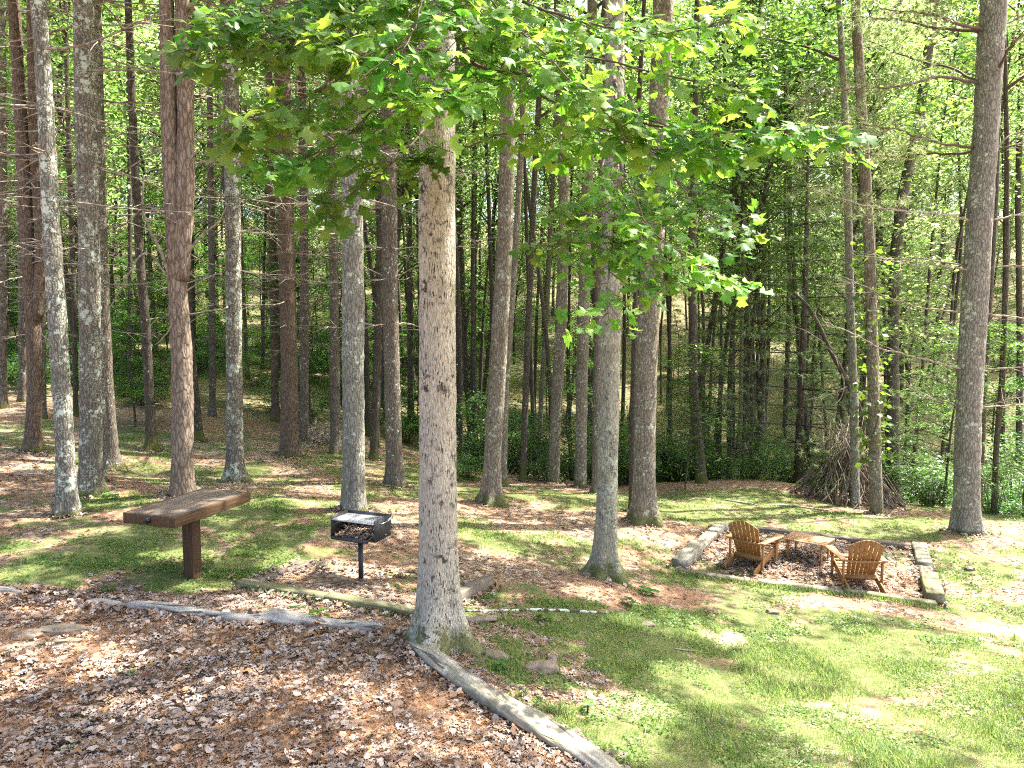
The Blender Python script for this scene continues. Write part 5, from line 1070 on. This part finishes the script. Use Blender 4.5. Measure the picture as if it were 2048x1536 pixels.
blades(190000, 4.6, 9.5, .05, .34, 1.0); blades(190000, 8., 14., .032, .36, 1.35); blades(120000, 12., 21., .036, .32, 2.2)
for p0, p1, off in ((FL, FR, -.10), (FL, FR, -.16), (FR, BR, -.16), (A_, B_, -.12)):
    p, _ = along(p0, p1, 900 if p0 is FL else 250, off, .035); k = len(p); a = gG.uniform(0, 6.283, k); c_, s_ = np.cos(a), np.sin(a); Rm = np.zeros((k, 3, 3)); ln = gG.uniform(.4, 2., k)
    Rm[:, 0, 0], Rm[:, 1, 0], Rm[:, 0, 1], Rm[:, 1, 1], Rm[:, 2, 2] = c_ * ln, s_ * ln, -s_, c_, 1.; gb.add(*scatter(BL_[0], BL_[1], np.c_[p, gz(p[:, 0], p[:, 1]) - .005], Rm, .075 * gG.uniform(.5, 1.4, k)))
tag(obj('grass', gb.mesh('grass', [M['grass']])), kind='stuff')
hb_ = MB(); HERB = (np.array([[0,0,0],[.3,.34,.1],[.75,.36,.14],[1,0,.06],[.75,-.36,.14],[.3,-.34,.1]]), [np.array([[0,5,1],[1,5,4],[1,4,2],[2,4,3]])])
def herbs(N, y0, y1, size, thr, hump):
    x, y = sample(N, y0, y1); hn = fbm(x * 2.2 + 5, y * 2.2, 61, 3); k = (green_at(x, y) > thr) & (hn > .42) & ~front(x, y - .05) & ~inpoly(x, y, PIT); x, y = x[k], y[k]; n_ = len(x)
    pos = np.stack([x, y, gz(x, y) + .004 + gG.random(n_) * hump], 1); v, f = scatter(HERB[0], HERB[1], pos, frames(unit(n_, gG) * [1, 1, .2], unit(n_, gG) * .45 + [0, 0, 1]), size * gG.uniform(.5, 1.3, n_)); hb_.add(v, f)
herbs(60000, 4.6, 10, .026, .40, .03); herbs(70000, 9, 19, .036, .38, .03)
tag(obj('ground_cover', hb_.mesh('ground_cover', [M['herb_leaf']])), kind='stuff')
# broad-leaved seedlings that stand out
def seedling(px, py, nl, size, label, g=gG):
    p = hit(px, py); N = nl; a = np.arange(N) * 2.4 + g.uniform(0, 6); rr = size * g.uniform(.3, 1.1, N); pos = np.stack([rr * np.cos(a) * .5, rr * np.sin(a) * .5, g.uniform(.03, .11, N)], 1); mb = MB()
    v, f = scatter(HERB[0], HERB[1], pos, frames(np.stack([np.cos(a), np.sin(a), -.15 + 0 * a], 1), unit(N, g) * .25 + [0, 0, 1]), size * g.uniform(.7, 1.2, N)); st = MB()
    for q in pos: st.tube([[0, 0, -.02], [q[0] * .5, q[1] * .5, q[2] * .7], q], [.003, .002, .0015], 4)
    root = thing('seedling', label, 'plant', p); obj('stems', st.mesh('stems', [M['twig']]), root); obj('foliage', mesh_np('foliage', v, f, False, [M['herb_leaf']]), root)
seedling(1295,1188,12,.13,'large-leaved seedling on the sunny patch right of the middle poplar'); seedling(1255,1212,9,.10,'broad-leaved seedling at the right end of the lichen branch'); seedling(1090,1245,14,.09,'cluster of broad green seedlings below the middle of the lichen branch'); seedling(585,1236,8,.09,'green weed right behind the long bleached log, nearest the log bump'); seedling(640,1238,9,.09,'green weed behind the right part of the long bleached log')
seedling(215,1182,10,.08,'leafy weed beside the broken grey log end'); seedling(1000,1340,16,.06,'clover clump left of the half-buried boulder'); seedling(1175,1425,14,.05,'clover clump right of the middle of the large weathered log'); seedling(225,995,9,.12,'broad-leaved weed right of the foot of the thick lichen-spotted pine')
def fresh_leaf(px, py, size, label, rz):
    p = hit(px, py); o = obj('fallen_leaf', mesh_np('fallen_leaf', (TULIP[0] - [.42, 0, 0]) * size, TULIP[1], False, [M['tulip_leaf']])); o.location = p + [0, 0, .03]; o.rotation_euler = (.1, .12, rz); tag(o, label, 'leaf')
fresh_leaf(256,1352,.13,'bright green lobed leaf lying on the brown litter', .3); fresh_leaf(138,1498,.10,'pale green fallen leaf near the bottom left of the litter', 2.)
